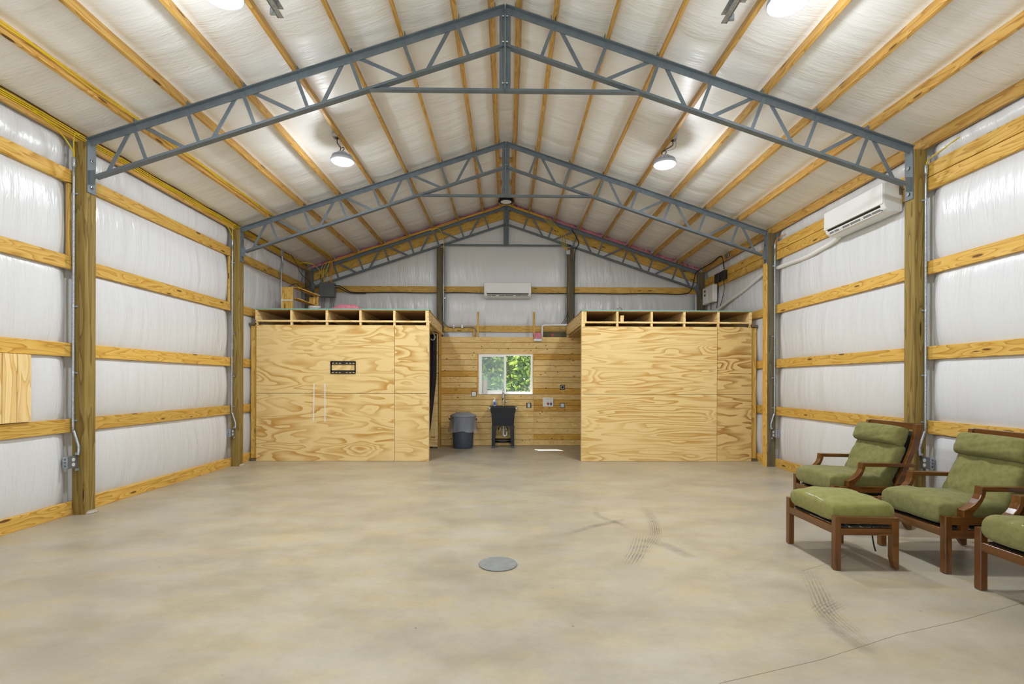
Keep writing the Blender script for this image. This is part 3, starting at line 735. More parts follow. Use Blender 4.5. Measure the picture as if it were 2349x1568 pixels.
# outlets on the kitchen wall
def koutlet(x, z, label, kind):
    t = thing('wall_outlet', (x, YK, z), label, 'outlet', 'outlets on the pine wall')
    MB().box(x-.185, x+.185, YK-.03, YK, z-.185, z+.185).build('backing_box', 'black_metal', t, bevel=.02)
    if kind == 'sw': MB().box(x-.10, x+.10, YK-.06, YK-.03, z-.15, z+.15).build('cover', 'off_white', t, bevel=.02)
    elif kind == 'range':
        MB().lathe((x, YK-.06, z), [(.13, 0), (.13, .03)], 6, 'Y').box(x-.13, x+.13, YK-.06, YK-.03, z-.13, z+.13).build('cover', 'off_white', t, bevel=.02)
        MB().lathe((x, YK-.075, z), [(.085, 0), (.085, .02)], 20, 'Y').build('receptacle', 'dark_slot', t)
    else:
        MB().box(x-.15, x+.15, YK-.06, YK-.03, z-.15, z+.15).build('cover', 'galv' if kind == 'metal' else 'white_plastic', t, bevel=.04)
        for q in ((-.06, .06) if kind == 'metal' else (0, 0)):
            MB().lathe((x, YK-.068, z+q), [(.05, 0), (.05, .01)], 14, 'Y').build('receptacle', 'off_white', t)
            if kind != 'metal': break
koutlet(-2.33, 3.78, 'square outlet on the pine wall below the window, above the bin', 'white')
koutlet(1.70, 2.95, 'outlet on the pine wall right of the black sink', 'sw')
koutlet(4.17, 4.28, 'black round range socket, highest outlet on the right', 'range')
koutlet(4.17, 2.95, 'metal outlet below the round black socket', 'metal')
t = thing('washer_box', (3.1, YK, 3.18), 'white washing machine supply box with red and blue valves', 'valve box')
m = MB(); m.box(2.74, 3.49, YK-.05, YK, 2.86, 2.93); m.box(2.74, 3.49, YK-.05, YK, 3.45, 3.52); m.box(2.74, 2.82, YK-.05, YK, 2.93, 3.45); m.box(3.41, 3.49, YK-.05, YK, 2.93, 3.45); m.build('frame', 'white_plastic', t)
slab('back', (2.8, 3.43, YK-.015, YK, 2.9, 3.48), 'white_matte', t)
for x, c in ((3.1, 'red_plastic'), (3.32, 'label_blue')):
    MB().lathe((x, YK-.05, 3.08), [(.03, -.03), (.08, -.02), (.08, .02), (.03, .03)], 12, 'Y').box(x-.025, x+.025, YK-.06, YK-.01, 2.94, 3.1).build('valve', c, t)

# sink
t = thing('utility_sink', (-.18, 35.95, 0), 'black freestanding utility sink with a tall chrome tap', 'sink')
xc, yc = -.18, 35.95
def taper(z0, z1, w0, d0, w1, d1, cx=xc, cy=yc):
    v = [(cx+sx*w*.5, cy+sy*d*.5, z) for z, w, d in ((z0, w0, d0), (z1, w1, d1)) for sx, sy in ((-1, -1), (1, -1), (1, 1), (-1, 1))]
    return v, [(3, 2, 1, 0), (4, 5, 6, 7), (0, 1, 5, 4), (1, 2, 6, 5), (2, 3, 7, 6), (3, 0, 4, 7)]
m = MB(); v, f = taper(1.57, 2.56, 1.52, 1.30, 1.66, 1.46); m.add(v, [q for q in f if q != (4, 5, 6, 7)])
v, f = taper(1.64, 2.80, 1.40, 1.18, 1.62, 1.38); m.add(v, [q[::-1] for q in f if q != (4, 5, 6, 7)]); m.build('basin', 'sink_navy', t)
m = MB(); v, f = taper(2.50, 2.80, 1.72, 1.5, 1.80, 1.56); m.add(v, [q for q in f if len(set(q) & {0, 1, 2, 3}) == 2]); v, f = taper(2.80, 2.90, 1.94, 1.68, 1.96, 1.70)
m.add(v, [q for q in f if len(set(q) & {0, 1, 2, 3}) == 2])
for a in ((-.98, .98, -.85, -.70), (-.98, .98, .60, .85), (-.98, -.82, -.70, .60), (.82, .98, -.70, .60)): m.box(xc+a[0], xc+a[1], yc+a[2], yc+a[3], 2.87, 2.91)
m.build('rim', 'sink_navy', t)
for sx in (-1, 1):
    MB().box(xc+sx*.93-.05, xc+sx*.93+.05, yc-.86, yc-.70, 2.80, 2.88).build('clip', 'white_plastic', t)
    for sy in (-1, 1):
        cx_, cy_ = xc+sx*.64, yc+sy*.52
        v, f = taper(.12, 1.62, .22, .2, .30, .26, cx_, cy_); v = [(x+(sx*.05 if z < 1 else 0), y, z) for x, y, z in v]; MB().add(v, f).build('leg', 'sink_navy', t)
        v, f = taper(0, .13, .27, .25, .20, .2, cx_+sx*.05, cy_); MB().add(v, f).build('foot', 'black_plastic', t)
    MB().bar((xc+sx*.66, yc-.5, .42), (xc+sx*.66, yc+.5, .42), .07, .07).build('side_rail', 'sink_navy', t)
MB().tube([(xc-.6, yc-.25, .42), (xc+.6, yc-.25, .42)], .08, 10).build('foot_rail', 'sink_navy', t, smooth=True)
MB().tube([(xc-.6, yc+.35, .52), (xc+.6, yc+.35, .52)], .05, 10).build('foot_rail', 'sink_navy', t, smooth=True)
tx, ty = xc+.04, yc+.55
fa = MB().tube(bez([(tx, ty, 2.9), (tx, ty, 3.4), (tx, ty, 3.85), (tx-.005, ty-.06, 4.02), (tx-.02, ty-.22, 4.08), (tx-.04, ty-.36, 4.0), (tx-.06, ty-.40, 3.8)], 7), .05, 10).build('tap', 'chrome', t, smooth=True)
MB().lathe((tx-.06, ty-.40, 3.45), [(.05, 0), (.055, .06), (.05, .3), (.04, .38)], 12).build('spray_head', 'chrome', fa, smooth=True)
MB().lathe((tx-.06, ty-.40, 3.40), [(.045, 0), (.05, .06)], 12).build('spray_tip', 'black_plastic', fa)
MB().lathe((tx, ty, 2.88), [(.08, 0), (.08, .04), (.055, .06), (.055, .35), (.035, .38)], 14).tube([(tx, ty, 3.15), (tx+.2, ty-.02, 3.17), (tx+.22, ty-.02, 3.32)], .028, 8).build('tap_base', 'chrome', fa, smooth=True)
MB().tube(bez([(xc+.03, yc+.1, 1.6), (xc+.03, yc+.1, 1.0), (xc+.04, yc+.1, .86), (xc+.14, yc+.12, .78), (xc+.25, yc+.15, .88), (xc+.26, yc+.2, 1.05), (xc+.24, yc+.45, 1.12), (xc+.24, yc+.84, 1.12)], 6), .06, 10).build('drain_trap', 'white_plastic', t, smooth=True)
for sx in (-1, 1):
    MB().tube(bez([(xc+sx*.28, yc+.84, 1.3), (xc+sx*.3, yc+.6, 1.32), (xc+sx*.33, yc+.5, 1.15), (xc+sx*.22, yc+.5, 1.2), (xc+sx*.2, yc+.55, 1.55)], 6), .025, 8).lathe((xc+sx*.3, yc+.72, 1.28), [(.03, 0), (.08, .03), (.08, .06), (.03, .08)], 10).build('supply_hose', 'chrome', t, smooth=True)
t = thing('soap_bottle', (-.84, 36.3, 2.91), 'clear soap pump bottle on the back left of the sink', 'bottle')
MB().lathe((-.80, 36.42, 2.91), [(.11, 0), (.12, .03), (.12, .3), (.09, .4), (.04, .46)], 16).build('bottle', 'soap', t, smooth=True)
MB().lathe((-.80, 36.42, 3.37), [(.045, 0), (.045, .06), (.015, .07), (.015, .16)], 10).box(-.89, -.78, 36.40, 36.44, 3.50, 3.54).build('pump', 'white_plastic', t)
MB().box(-.87, -.73, 36.295, 36.302, 3.0, 3.2).build('label', 'label_blue', t)

# trash can
t = thing('trash_can', (-3.0, 35.4, 0), 'round grey trash can with clear bag and lid in the back corner', 'trash can')
C0 = (-3.0, 35.5, 0)
MB().lathe(C0, [(.64, 0), (.66, .04), (.70, .12), (.74, 1.0), (.80, 2.05), (.84, 2.10), (.84, 2.18)], 36).build('barrel', 'can_grey', t, smooth=True)
m = MB(); n = 72; prof = [(.87, 2.26), (.90, 2.15), (.93, 1.9), (.96, 1.6), (1.02, 1.3), (1.05, 1.18)]; base = []
for i, (r, z) in enumerate(prof):
    for k in range(n):
        an = 2*math.pi*k/n; q = r+(.035*math.sin(an*9+i)+.025*math.sin(an*17+2*i))*(i/5)
        zz = z+(.05*math.sin(an*3)+.03*math.sin(an*7))*(i/5)
        base.append((C0[0]+q*math.cos(an), C0[1]+q*math.sin(an), zz))
m.add(base, [(i*n+k, i*n+(k+1) % n, (i+1)*n+(k+1) % n, (i+1)*n+k) for i in range(5) for k in range(n)]); m.build('bag', 'liner', t, smooth=True)
ld = MB().lathe(C0, [(.90, 2.20), (.92, 2.26), (.90, 2.32), (.78, 2.38), (.55, 2.45), (.52, 2.50), (.2, 2.52)], 36).build('lid', 'lid_grey', t, smooth=True)
for an in (0, math.pi): MB().box(C0[0]+.9*math.cos(an)-.09, C0[0]+.9*math.cos(an)+.09, C0[1]-.15, C0[1]+.15, 1.98, 2.08).build('handle', 'black_plastic', t, bevel=.03)

# pipes above the pine wall
o = MB().tube(bez([(2.70, 37.25, 7.4), (2.70, 37.25, 8.6), (2.70, 37.25, 8.74), (2.73, 37.25, 8.83), (2.83, 37.25, 8.88), (3.0, 37.25, 8.89), (4.2, 37.25, 8.91), (4.9, 37.25, 8.92)], 5), .07, 10).build('drain_pipe', 'white_plastic', None, smooth=True); tag(o, 'white plastic pipe elbowing above the pine wall on the right', 'pipe')
t = thing('bent_conduit', (-4.68, 37.6, 8), 'thin steel conduit bending right above the pine wall', 'conduit')
MB().tube(bez([(-4.68, 37.62, 14.6), (-4.68, 37.62, 11), (-4.68, 37.62, 9.4), (-4.64, 37.7, 9.1), (-4.5, 37.9, 8.92), (-4.2, 38.0, 8.84), (-3.4, 38.1, 8.84), (-2.75, 38.1, 8.84), (-2.45, 38.0, 8.78), (-2.3, 37.9, 8.6), (-2.25, 37.8, 8.3), (-2.25, 37.8, 7.6)], 5), .045, 8).build('pipe', 'galv', t, smooth=True)
for x in (-3.95, -3.32): MB().box(x-.05, x+.05, 38.02, 38.08, 8.74, 8.94).build('strap', 'galv', t)
MB().box(-4.62, -4.55, 37.6, 37.7, 10.9, 10.96).build('strap', 'galv', t)
o = MB().tube(bez([(4.2, 37.9, 8.7), (4.2, 37.95, 8.3), (4.2, 37.9, 7.9)], 4), .045, 8).build('short_conduit', 'galv', None, smooth=True); tag(o, 'short steel conduit stub beside the right loft rim', 'conduit')
for k, x in enumerate((4.35, 4.5)):
    cable([(4.63, 37.65, 9.9), (x+.1, 37.6, 9.4), (x-.25, 37.5, 8.95)], .02, 'cable_black', ('upper' if k else 'lower')+' grey wire slanting behind the white pipe')
t = thing('insulation_scrap', (2.33, 36.7, 7.9), 'scrap of pink insulation hanging over the pine wall', 'insulation scrap')
m = MB(); rr0 = random.Random(3)
v, f = boxdata(2.04, 2.60, 36.62, 36.95, 7.72, 8.30)
bm = bmesh.new(); bmesh.ops.create_cube(bm, size=1); bmesh.ops.subdivide_edges(bm, edges=bm.edges[:], cuts=5, use_grid_fill=True)
for vv in bm.verts:
    p = vv.co; vv.co = Vector(((2.32+p.x*.54+rr0.uniform(-.02, .02)), 36.74+p.y*.14+rr0.uniform(-.02, .02), 8.0+p.z*(.55+.1*p.x)+rr0.uniform(-.02, .02)))*S
me = bpy.data.meshes.new('tuft'); bm.to_mesh(me); bm.free(); link('tuft', me, 'insul_pink', t, None, True)
slab('paper_facing', (2.05, 2.62, 36.64, 36.67, 7.66, 7.82), 'bolt', t)

# ------------------------------------------------------------------ air conditioners
def aircon(cx, label):
    """built facing -Y with its back at y=0, centred on cx, bottom at z=0; 3.5 ft wide"""
    t = thing('air_conditioner', (0, 0, 0), label, 'air conditioner', 'wall air conditioners')
    w = 1.76
    prof = [(0, 0.0), (-.50, .02), (-.66, .12), (-.72, .26), (-.75, .34), (-.75, 1.02), (-.70, 1.10), (0, 1.12)]
    v = [(x, y, z) for x in (-w, w) for y, z in prof]; n = len(prof)
    MB().add(v, [tuple(range(n)), tuple(range(n, 2*n))[::-1]]+[(i, n+i, n+(i+1) % n, (i+1) % n) for i in range(n)]).build('casing', 'white_plastic', t, bevel=.04)
    MB().box(-w+.01, w-.01, -.775, -.74, .30, 1.07).build('front_panel', 'white_plastic', t, bevel=.05)
    def slot(x0, x1, name, mat, a=.16, b=.27, o=.012):
        # runs along the sloped outlet between profile points (-.66,.12) and (-.72,.26)
        pa = Vector((-.60, .07)); pb = Vector((-.735, .30)); nrm = Vector((-.86, .5)) if False else Vector((-(pb-pa).y, (pb-pa).x)).normalized()
        q0 = pa+(pb-pa)*a; q1 = pa+(pb-pa)*b; vs = []
        for x in (x0, x1):
            for q in (q0, q1):
                for k in (-.06, o): vs.append((x, q.x-abs(nrm.x)*k, q.y-abs(nrm.y)*k))
        MB().add(vs, [(0, 1, 3, 2), (4, 6, 7, 5), (0, 4, 5, 1), (2, 3, 7, 6), (0, 2, 6, 4), (1, 5, 7, 3)]).build(name, mat, t)
    slot(-w+.20, w-.20, 'outlet_gap', 'dark_slot', .06, .96, .014)
    for x0, x1 in ((-1.5, -.86), (-.66, .42), (.60, 1.5)): slot(x0, x1, 'louvre', 'grille', .16, .46, .03)
    for x in (-.86, -.70, .44, .56, -.2, 1.05, -1.2): slot(x-.012, x+.012, 'louvre_rib', 'white_plastic', .1, .55, .04)
    slot(-1.52, 1.52, 'louvre_edge', 'white_plastic', .0, .14, .05)
    MB().box(w-.02, w+.012, -.15, -.02, .62, .98).build('side_vent', 'grille', t)
    MB().box(-w+.12, -w+.24, -.779, -.775, .36, .375).build('badge', 'grille', t)
    return t
a2 = aircon(0, 'white air conditioner on the back wall above the window'); a2.location = Vector((.12, 38.15, 10.98))*S
a1 = aircon(0, 'white air conditioner high on the right wall beside the chair post'); a1.location = Vector((15.0, 20.45, 11.12))*S; a1.rotation_euler = (0, 0, -math.pi/2)
o = MB().tube(bez([(14.86, 22.0, 11.2), (14.88, 22.5, 11.06), (14.9, 23.3, 10.98), (14.92, 24.7, 10.88), (14.93, 26.0, 10.93), (14.93, 27.3, 10.95)], 5), .11, 10).build('line_set', 'white_matte', None, smooth=True); tag(o, 'white wrapped pipe bundle sagging from the right air conditioner', 'pipe bundle')
o = MB().tube(bez([(14.86, 28.2, 10.98), (14.88, 29.4, 10.8), (14.90, 31.07, 10.43), (14.85, 33.0, 10.1), (14.82, 35.0, 9.7), (14.7, 36.6, 9.3), (14.0, 36.9, 9.0)], 5), .10, 10).build('line_set', 'white_matte', None, smooth=True); tag(o, 'white wrapped pipe bundle slanting down over the right loft', 'pipe bundle')

# ------------------------------------------------------------------ electrical things at the back
t = thing('breaker_panel', (-13.2, 37.5, 10.9), 'grey electrical gutter box in the back left corner', 'electrical box')
MB().box(-13.80, -12.66, 37.15, 37.55, 10.90, 11.94).build('box', 'panel_grey', t, bevel=.02)
MB().box(-13.76, -12.70, 37.13, 37.16, 10.93, 11.91).build('cover', 'panel_grey', t)
for x in (-13.63, -13.47, -13.02, -12.89, -12.76):
    MB().tube([(x, 37.36, 10.92), (x, 37.36, 8.9)], .04, 8).build('conduit', 'galv', t, smooth=True)
tops = [(-13.50, 'cable_yellow'), (-13.42, 'cable_yellow'), (-13.30, 'cable_yellow'), (-13.20, 'cable_yellow'), (-13.02, 'cable_orange'), (-12.95, 'cable_orange'), (-12.88, 'cable_orange')]
words = ['first', 'second', 'third', 'fourth', 'fifth', 'sixth', 'seventh']
for k, (x, c) in enumerate(tops):
    tgt = (-13.12+.03*k, 37.42, 13.55)
    bow = [-.22, -.1, .02, 0, .04, .06, .08][k]
    cable([(x, 37.35, 11.9), (x, 37.3, 12.15), (x+bow*.5-.05, 37.28, 12.8), ((x+tgt[0])/2+bow, 37.3, 13.3), tgt, (tgt[0]+.3, 37.45, roof(13.0)+.02)], .018, c, '%s cable from the left rising out of the grey electrical box' % words[k], group='cables above the grey electrical box')
for k in range(2):
    cable([(-13.68+.04*k, 37.35, 11.9), (-13.7, 37.3, 12.3), (-13.75, 37.2, 12.8), (-14.1, 37.0, 13.2), (-14.5, 36.7, 13.27+.05*k), (-14.8, 36.3, ze)], .022, 'cable_yellow', ('upper' if k else 'lower')+' yellow cable arching from the eave to the grey box')
cable([(-13.68, 37.35, 11.9), (-13.70, 37.3, 12.2), (-13.72, 37.25, 12.6)], .035, 'cable_black', 'short black lead on the left of the grey box')
for k, c in enumerate(('cable_yellow', 'cable_orange', 'cable_yellow')):
    pts = [(x, 37.50-.03*k, roof(x)-.03+.04*k+.02*math.sin(x*1.7+k)) for x in np.linspace(-13.0, -.6, 13)]+[(0, 37.48-.03*k, roof(0)-.0+.03*k)]+[(x, 37.5-.03*k, roof(x)-.03+.04*k) for x in np.linspace(.7, 3.0, 4)]
    cable(pts, .02, c, ('yellow', 'orange', 'upper yellow')[k]+' cable running along the farthest truss over the ridge', group='cables on the farthest truss', closed=3)
for k in range(4):
    cable([(2.8+.14*k, 37.45, roof(3)+.02), (3.3+.16*k, 37.35, 16.35-.03*k), (3.8+.16*k, 37.3, 15.85), (4.05+.13*k, 37.3, 15.3), (4.2+.09*k, 37.35, 14.8), (4.5+.05*k, 37.5, 14.55)], .017, 'cable_yellow', '%s yellow cable dropping to the right gable post' % words[k], group='cables dropping to the right gable post')
o = MB().box(4.5, 4.8, 37.55, 37.72, 14.25, 14.6).build('junction_box', 'galv', None, bevel=.01); tag(o, 'small steel junction box on top of the right gable post', 'junction box')
cable([(4.9, 37.5, roof(5)-.1), (5.3, 37.4, 15.4), (5.42, 37.4, 15.0), (5.2, 37.5, 14.6), (5.13, 37.6, 14.0), (5.12, 37.62, 12.6), (5.12, 37.65, 9.5)], .035, 'cable_black', 'black cable curling down the right gable post')
cable([(-5.6, 37.5, roof(5.6)-.1), (-5.05, 37.4, 16.05), (-4.75, 37.4, 15.6), (-4.66, 37.5, 15.0), (-4.68, 37.6, 14.5)], .025, 'cable_yellow', 'yellow cable arching onto the left gable post')
pts = [(-12.66, 37.4, 11.78), (-12.4, 37.5, 11.78), (-12.1, 37.8, 11.6), (-11.8, 38.02, 11.44)]+[(x, 38.08, 11.41+.025*math.sin(x*1.3)) for x in np.linspace(-11.4, 13.2, 24)]+[(13.9, 38.0, 11.5), (14.1, 37.75, 11.9), (14.12, 37.4, 12.5), (14.2, 37.2, 12.9), (14.5, 36.6, 13.1), (14.75, 35.6, 13.25), (14.8, 34.6, 13.4), (14.86, 34.2, 13.2), (14.9, 34.05, 12.4)]
cable(pts, .035, 'cable_black', 'long black cable along the upper back girt to the plug adapters', closed=3)
cable([(-12.66, 37.4, 11.6), (-12.4, 37.5, 11.6), (-12.1, 37.8, 11.44), (-11.7, 38.02, 11.34), (-10.6, 38.08, 11.33)], .03, 'cable_black', 'short black cable just below the long one beside the grey box')
o = MB().tube(bez([(-14.9, 33.5, 13.2), (-14.88, 33.55, 12.9), (-14.88, 33.6, 12.6), (-14.9, 33.45, 11.8), (-14.9, 33.44, 8.9)], 5), .05, 8).build('wall_conduit', 'galv', None, smooth=True); tag(o, 'thin steel conduit on the left wall above the loft', 'conduit')
o = MB().box(-15.0, -14.8, 33.3, 33.65, 13.0, 13.4).build('junction_box', 'galv', None, bevel=.01); tag(o, 'small steel junction box on the left eave above the loft', 'junction box')
cable([(-14.75, 34.6, 13.35), (-14.55, 34.9, 12.9), (-14.2, 35.0, 12.1), (-13.65, 35.0, 11.6), (-13.6, 34.8, 11.2), (-13.95, 34.3, 10.98), (-14.3, 33.6, 10.9)], .02, 'cable_black', 'thin black cable looping off the left eave')
cable([(-14.0, 32.5, 10.75), (-13.3, 32, 10.85), (-12.9, 31.8, 10.4), (-12.6, 31.9, 9.8), (-12.48, 32, 8.9)], .02, 'cable_black', 'thin black cord hanging over the wooden shelf in the loft')
# box with power adapters on the right wall
t = thing('control_box', (14.8, 36.2, 10.4), 'white wall control box above the right loft', 'control box')
MB().box(14.62, 14.95, 35.25, 37.1, 10.38, 11.62).build('housing', 'white_matte', t, bevel=.05)
MB().box(14.60, 14.63, 36.2, 37.05, 10.42, 11.56).build('cover', 'white_plastic', t, bevel=.03)
for z in (11.35, 11.05): MB().box(14.585, 14.60, 36.5, 36.72, z-.08, z+.06).build('display_mark', 'dark_slot', t)
MB().tube([(14.8, 36.0, 10.4), (14.8, 36.0, 9.9)], .03, 8).build('cable_gland', 'black_plastic', t)
for y, z, lab, pts in ((35.05, 12.0, 'black plug adapter nearer the corner on the right wall', [(14.86, 35.0, 11.8), (14.85, 34.85, 11.3), (14.85, 34.9, 10.6), (14.83, 35.1, 9.9)]),
                  (34.1, 12.0, 'black plug adapter farther from the corner on the right wall', [(14.86, 34.1, 11.8), (14.85, 33.9, 11.1), (14.85, 34.15, 10.5), (14.83, 34.6, 9.8)])):
    t = thing('plug_adapter', (14.9, y, z), lab, 'adapter', 'black adapters on the right wall')
    MB().box(14.78, 15.0, y-.36, y+.36, z-.30, z+.30).build('body', 'black_plastic', t, bevel=.03)
    MB().tube(bez(pts, 6), .022, 6).build('cord', 'cable_black', t, smooth=True)
o = MB().box(14.75, 14.87, 33.1, 33.6, 13.0, 13.3).build('cover_plate', 'bolt', None, bevel=.03); tag(o, 'round-cornered steel cover on the right eave purlin', 'cover plate')
# things on the left loft
def crate(x0, x1, y0, y1, z0, z1):
    t = thing('wooden_shelf', ((x0+x1)/2, y0, z0), 'open wooden crate shelf standing in the left loft corner', 'shelf')
    zz = z0
    for k in range(4): board('side_slat', (x0+(k+.5)*(x1-x0)*.11, y0, z0), (x0+(k+.5)*(x1-x0)*.11, y0, z1), (x1-x0)*.108, .06, 'pine', t, up=(0, 1, 0))
    MB().box(x0, x0+(x1-x0)*.44, y0-.05, y0-.03, (z0+z1)/2-.04, (z0+z1)/2+.04).build('strap', 'off_white', t)
    for x in (x0+.1, x0+.2): pass
    for z in (z0+.25, (z0+z1)/2+.1, z1-.03):
        board('shelf_board', (x0+(x1-x0)*.44, y0+.3, z+.05), (x1, y0+1.6, z-.25 if z > 9.5 else z), .5, .06, 'pine', t)
    for k in range(3): board('back_slat', (x1-.5+k*.2, y1, z0), (x1-.5+k*.2, y1, z1-.35), .18, .05, 'pine', t, up=(0, 1, 0))
    board('corner_post', (x1, y1-.1, z0), (x1, y1-.1, z1-.3), .08, .08, 'pine', t, up=(0, 1, 0))
crate(-14.0, -12.35, 31.5, 33.2, 8.885, 10.55)
t = thing('plastic_bucket', (-12.5, 33.0, 8.885), 'white plastic bucket lying low on the left loft', 'bucket')
MB().lathe((-12.52, 33.0, 8.87), [(.36, 0), (.40, .6), (.42, .62), (.42, .68), (.38, .7), (.36, .66)], 28).build('pail', 'white_plastic', t, smooth=True)
MB().tube([(-12.52+.42*math.cos(a), 33-.42*math.sin(a)*1.0, 9.45-.12*math.sin(a)) for a in np.linspace(0, math.pi, 14)], .012, 6).build('handle', 'bolt', t)
bm = bmesh.new(); bmesh.ops.create_icosphere(bm, subdivisions=4, radius=1); rr0 = random.Random(5)
for vv in bm.verts:
    p = vv.co; k = 1+.06*math.sin(p.x*7+p.y*5)+.05*math.sin(p.z*9+p.x*3)+rr0.uniform(-.02, .02)
    vv.co = Vector((-10.02+p.x*1.08*k, 31.8+p.y*.55*k, max(8.89, 9.02+p.z*.50*k)))*S
me = bpy.data.meshes.new('insulation_roll'); bm.to_mesh(me); bm.free(); o = link('insulation_roll', me, 'insul_pink', None, None, True)
tag(o, 'heap of pink insulation lying on the left loft', 'insulation')
# small ring on the right loft
o = MB().tube([(8.6-1.55+.17*math.cos(a), 31, 9.12+.17*math.sin(a)) for a in np.linspace(0, 2*math.pi, 20)], .04, 8).build('hose_coil', 'bolt', None, smooth=True); tag(o, 'small grey ring standing at the right loft edge', 'coil')

# ------------------------------------------------------------------ floor marks and cover plate
t = thing('floor_cover', (-.11, 12.76, 0), 'round flat grey metal cover on the concrete floor', 'floor cover')
MB().lathe((-.11, 12.76, 0), [(.47, 0.001), (.485, .03), (.475, .04), (.0001, .042)], 48).build('plate', 'plate_metal', t)
def ribbon(pts, w, name='scuff_mark'):
    P = bez(pts, 8); n = len(P); vs = []; uv = []
    for i, p in enumerate(P):
        d = (P[min(i+1, n-1)]-P[max(i-1, 0)]).normalized(); s_ = Vector((-d.y, d.x, 0))
        for k, q in enumerate((-1, 1)):
            vs.append(p+s_*q*w/2); uv.append((i/(n-1), k))
    me = mesh(name, vs, [(2*i, 2*i+1, 2*i+3, 2*i+2) for i in range(n-1)])
    ul = me.uv_layers.new(name='UVMap')
    for lp in me.loops: ul.data[lp.index].uv = uv[lp.vertex_index]
    return link(name, me, 'scuff', fl)
h_ = .006
for pts, w in (([(5.3, 19.4, h_), (5.1, 17.4, h_), (4.9, 16.2, h_), (4.5, 14.9, h_), (3.3, 12.6, h_)], .45), ([(3.4, 18.6, h_), (3.3, 17.4, h_), (3.8, 16.5, h_), (4.0, 15.8, h_)], .3),
               ([(4.3, 17.1, h_), (3.7, 16.7, h_), (2.6, 15.9, h_), (1.7, 15.0, h_)], .35), ([(4.2, 14.8, h_+.002), (4.6, 14.3, h_+.002), (4.9, 13.6, h_+.002), (5.0, 13.2, h_+.002)], .5),
               ([(4.2, 15.2, h_+.004), (3.7, 13.8, h_+.004), (3.2, 12.7, h_+.004)], .6), ([(7.6, 12.4, h_), (7.0, 11.0, h_), (6.7, 10.3, h_), (6.55, 9.6, h_), (6.5, 8.6, h_)], .55),
               ([(7.2, 10.55, h_+.003), (6.7, 10.25, h_+.003), (6.4, 10.0, h_+.003)], .55), ([(6.45, 10.1, h_+.005), (6.3, 9.4, h_+.005), (6.4, 8.2, h_+.005)], .35)):
    ribbon(pts, w)
MB().tube([(3.4, 7.7, .0), (5.4, 8.35, .0), (7.3, 9.15, .0), (9.0, 9.7, .0), (11.1, 10.5, .0), (13.2, 11.2, 0)], .0035, 4).build('hairline_crack', 'bark', fl)
MB().tube([(7.4, 12.3, .0), (8.6, 12.9, .0), (9.4, 13.5, .0)], .003, 4).build('hairline_crack', 'bark', fl)

# ------------------------------------------------------------------ chairs
def cushion(name, L, Wd, H, mat, parent, crown=.35, pu=7, seed=0, place=None, taper=0, wrink=.012):
    """pillow box: local x length L, y width Wd, thickness H; seam halfway"""
    n = 34; rr0 = np.random.RandomState(seed)
    tt = np.linspace(-1, 1, n); s_ = np.sin(tt*math.pi/2); U, Vv = np.meshgrid(s_, s_, indexing='ij')
    prof = (np.clip(1-np.abs(U)**pu, 0, 1)*np.clip(1-np.abs(Vv)**pu, 0, 1))**.21
    cr = (1-crown)+crown*(1-U**2*.9)*(1-Vv**2*.9)
    ph_ = rr0.rand(6)*6.28
    wk_ = wrink*(np.sin(U*7+Vv*4+ph_[0])+np.sin(U*3-Vv*9+ph_[1])+.6*np.sin(U*13+Vv*11+ph_[2])+.5*np.sin(Vv*17+U*2+ph_[3]))
    zt = H/2*prof*cr*1.15+wk_*prof; zb = -H/2*prof*.92+wk_*.3*prof
    # slightly rounded plan
    X = U*L/2*(1-.02*Vv**4); Y = Vv*Wd/2*(1-.02*U**4)*(1+taper*U)
    vt = np.stack([X, Y, zt], -1).reshape(-1, 3); vb = np.stack([X, Y, zb], -1).reshape(-1, 3)
    idx = np.arange(n*n).reshape(n, n); q = np.stack([idx[:-1, :-1], idx[1:, :-1], idx[1:, 1:], idx[:-1, 1:]], -1).reshape(-1, 4)
    F = q.tolist()+(q[:, ::-1]+n*n).tolist()
    me = bpy.data.meshes.new(name); V3 = np.concatenate([vt, vb])*S
    bm = bmesh.new(); bv = [bm.verts.new(p) for p in V3.tolist()]
    for a in F:
        try: bm.faces.new([bv[i] for i in a])
        except ValueError: pass
    bmesh.ops.remove_doubles(bm, verts=bm.verts, dist=1e-5); bm.to_mesh(me); bm.free()
    mw = place.copy(); mw.translation = place.translation*S
    return link(name, me, mat, parent, mw, True)
def cyl_place(x, y, z, ry=0): return Matrix.Translation((x, y, z)) @ Matrix.Rotation(ry, 4, 'Y')
def profile(name, pts, y0, y1, parent, mat='chair_wood', bevel=.012):
    """a side-view outline (u, z) sawn from a board lying in the X-Z plane"""
    n = len(pts); v = [(x, y0, z) for x, z in pts]+[(x, y1, z) for x, z in pts]
    f = [tuple(range(n)), tuple(range(n, 2*n))[::-1]]+[(i, n+i, n+(i+1) % n, (i+1) % n)[::-1] for i in range(n)]
    o = MB().add(v, f).build(name, mat, parent); bm = bmesh.new(); bm.from_mesh(o.data); bmesh.ops.recalc_face_normals(bm, faces=bm.faces)
    bm.to_mesh(o.data); bm.free(); add_bevel(o, bevel); return o
CW = 2.27
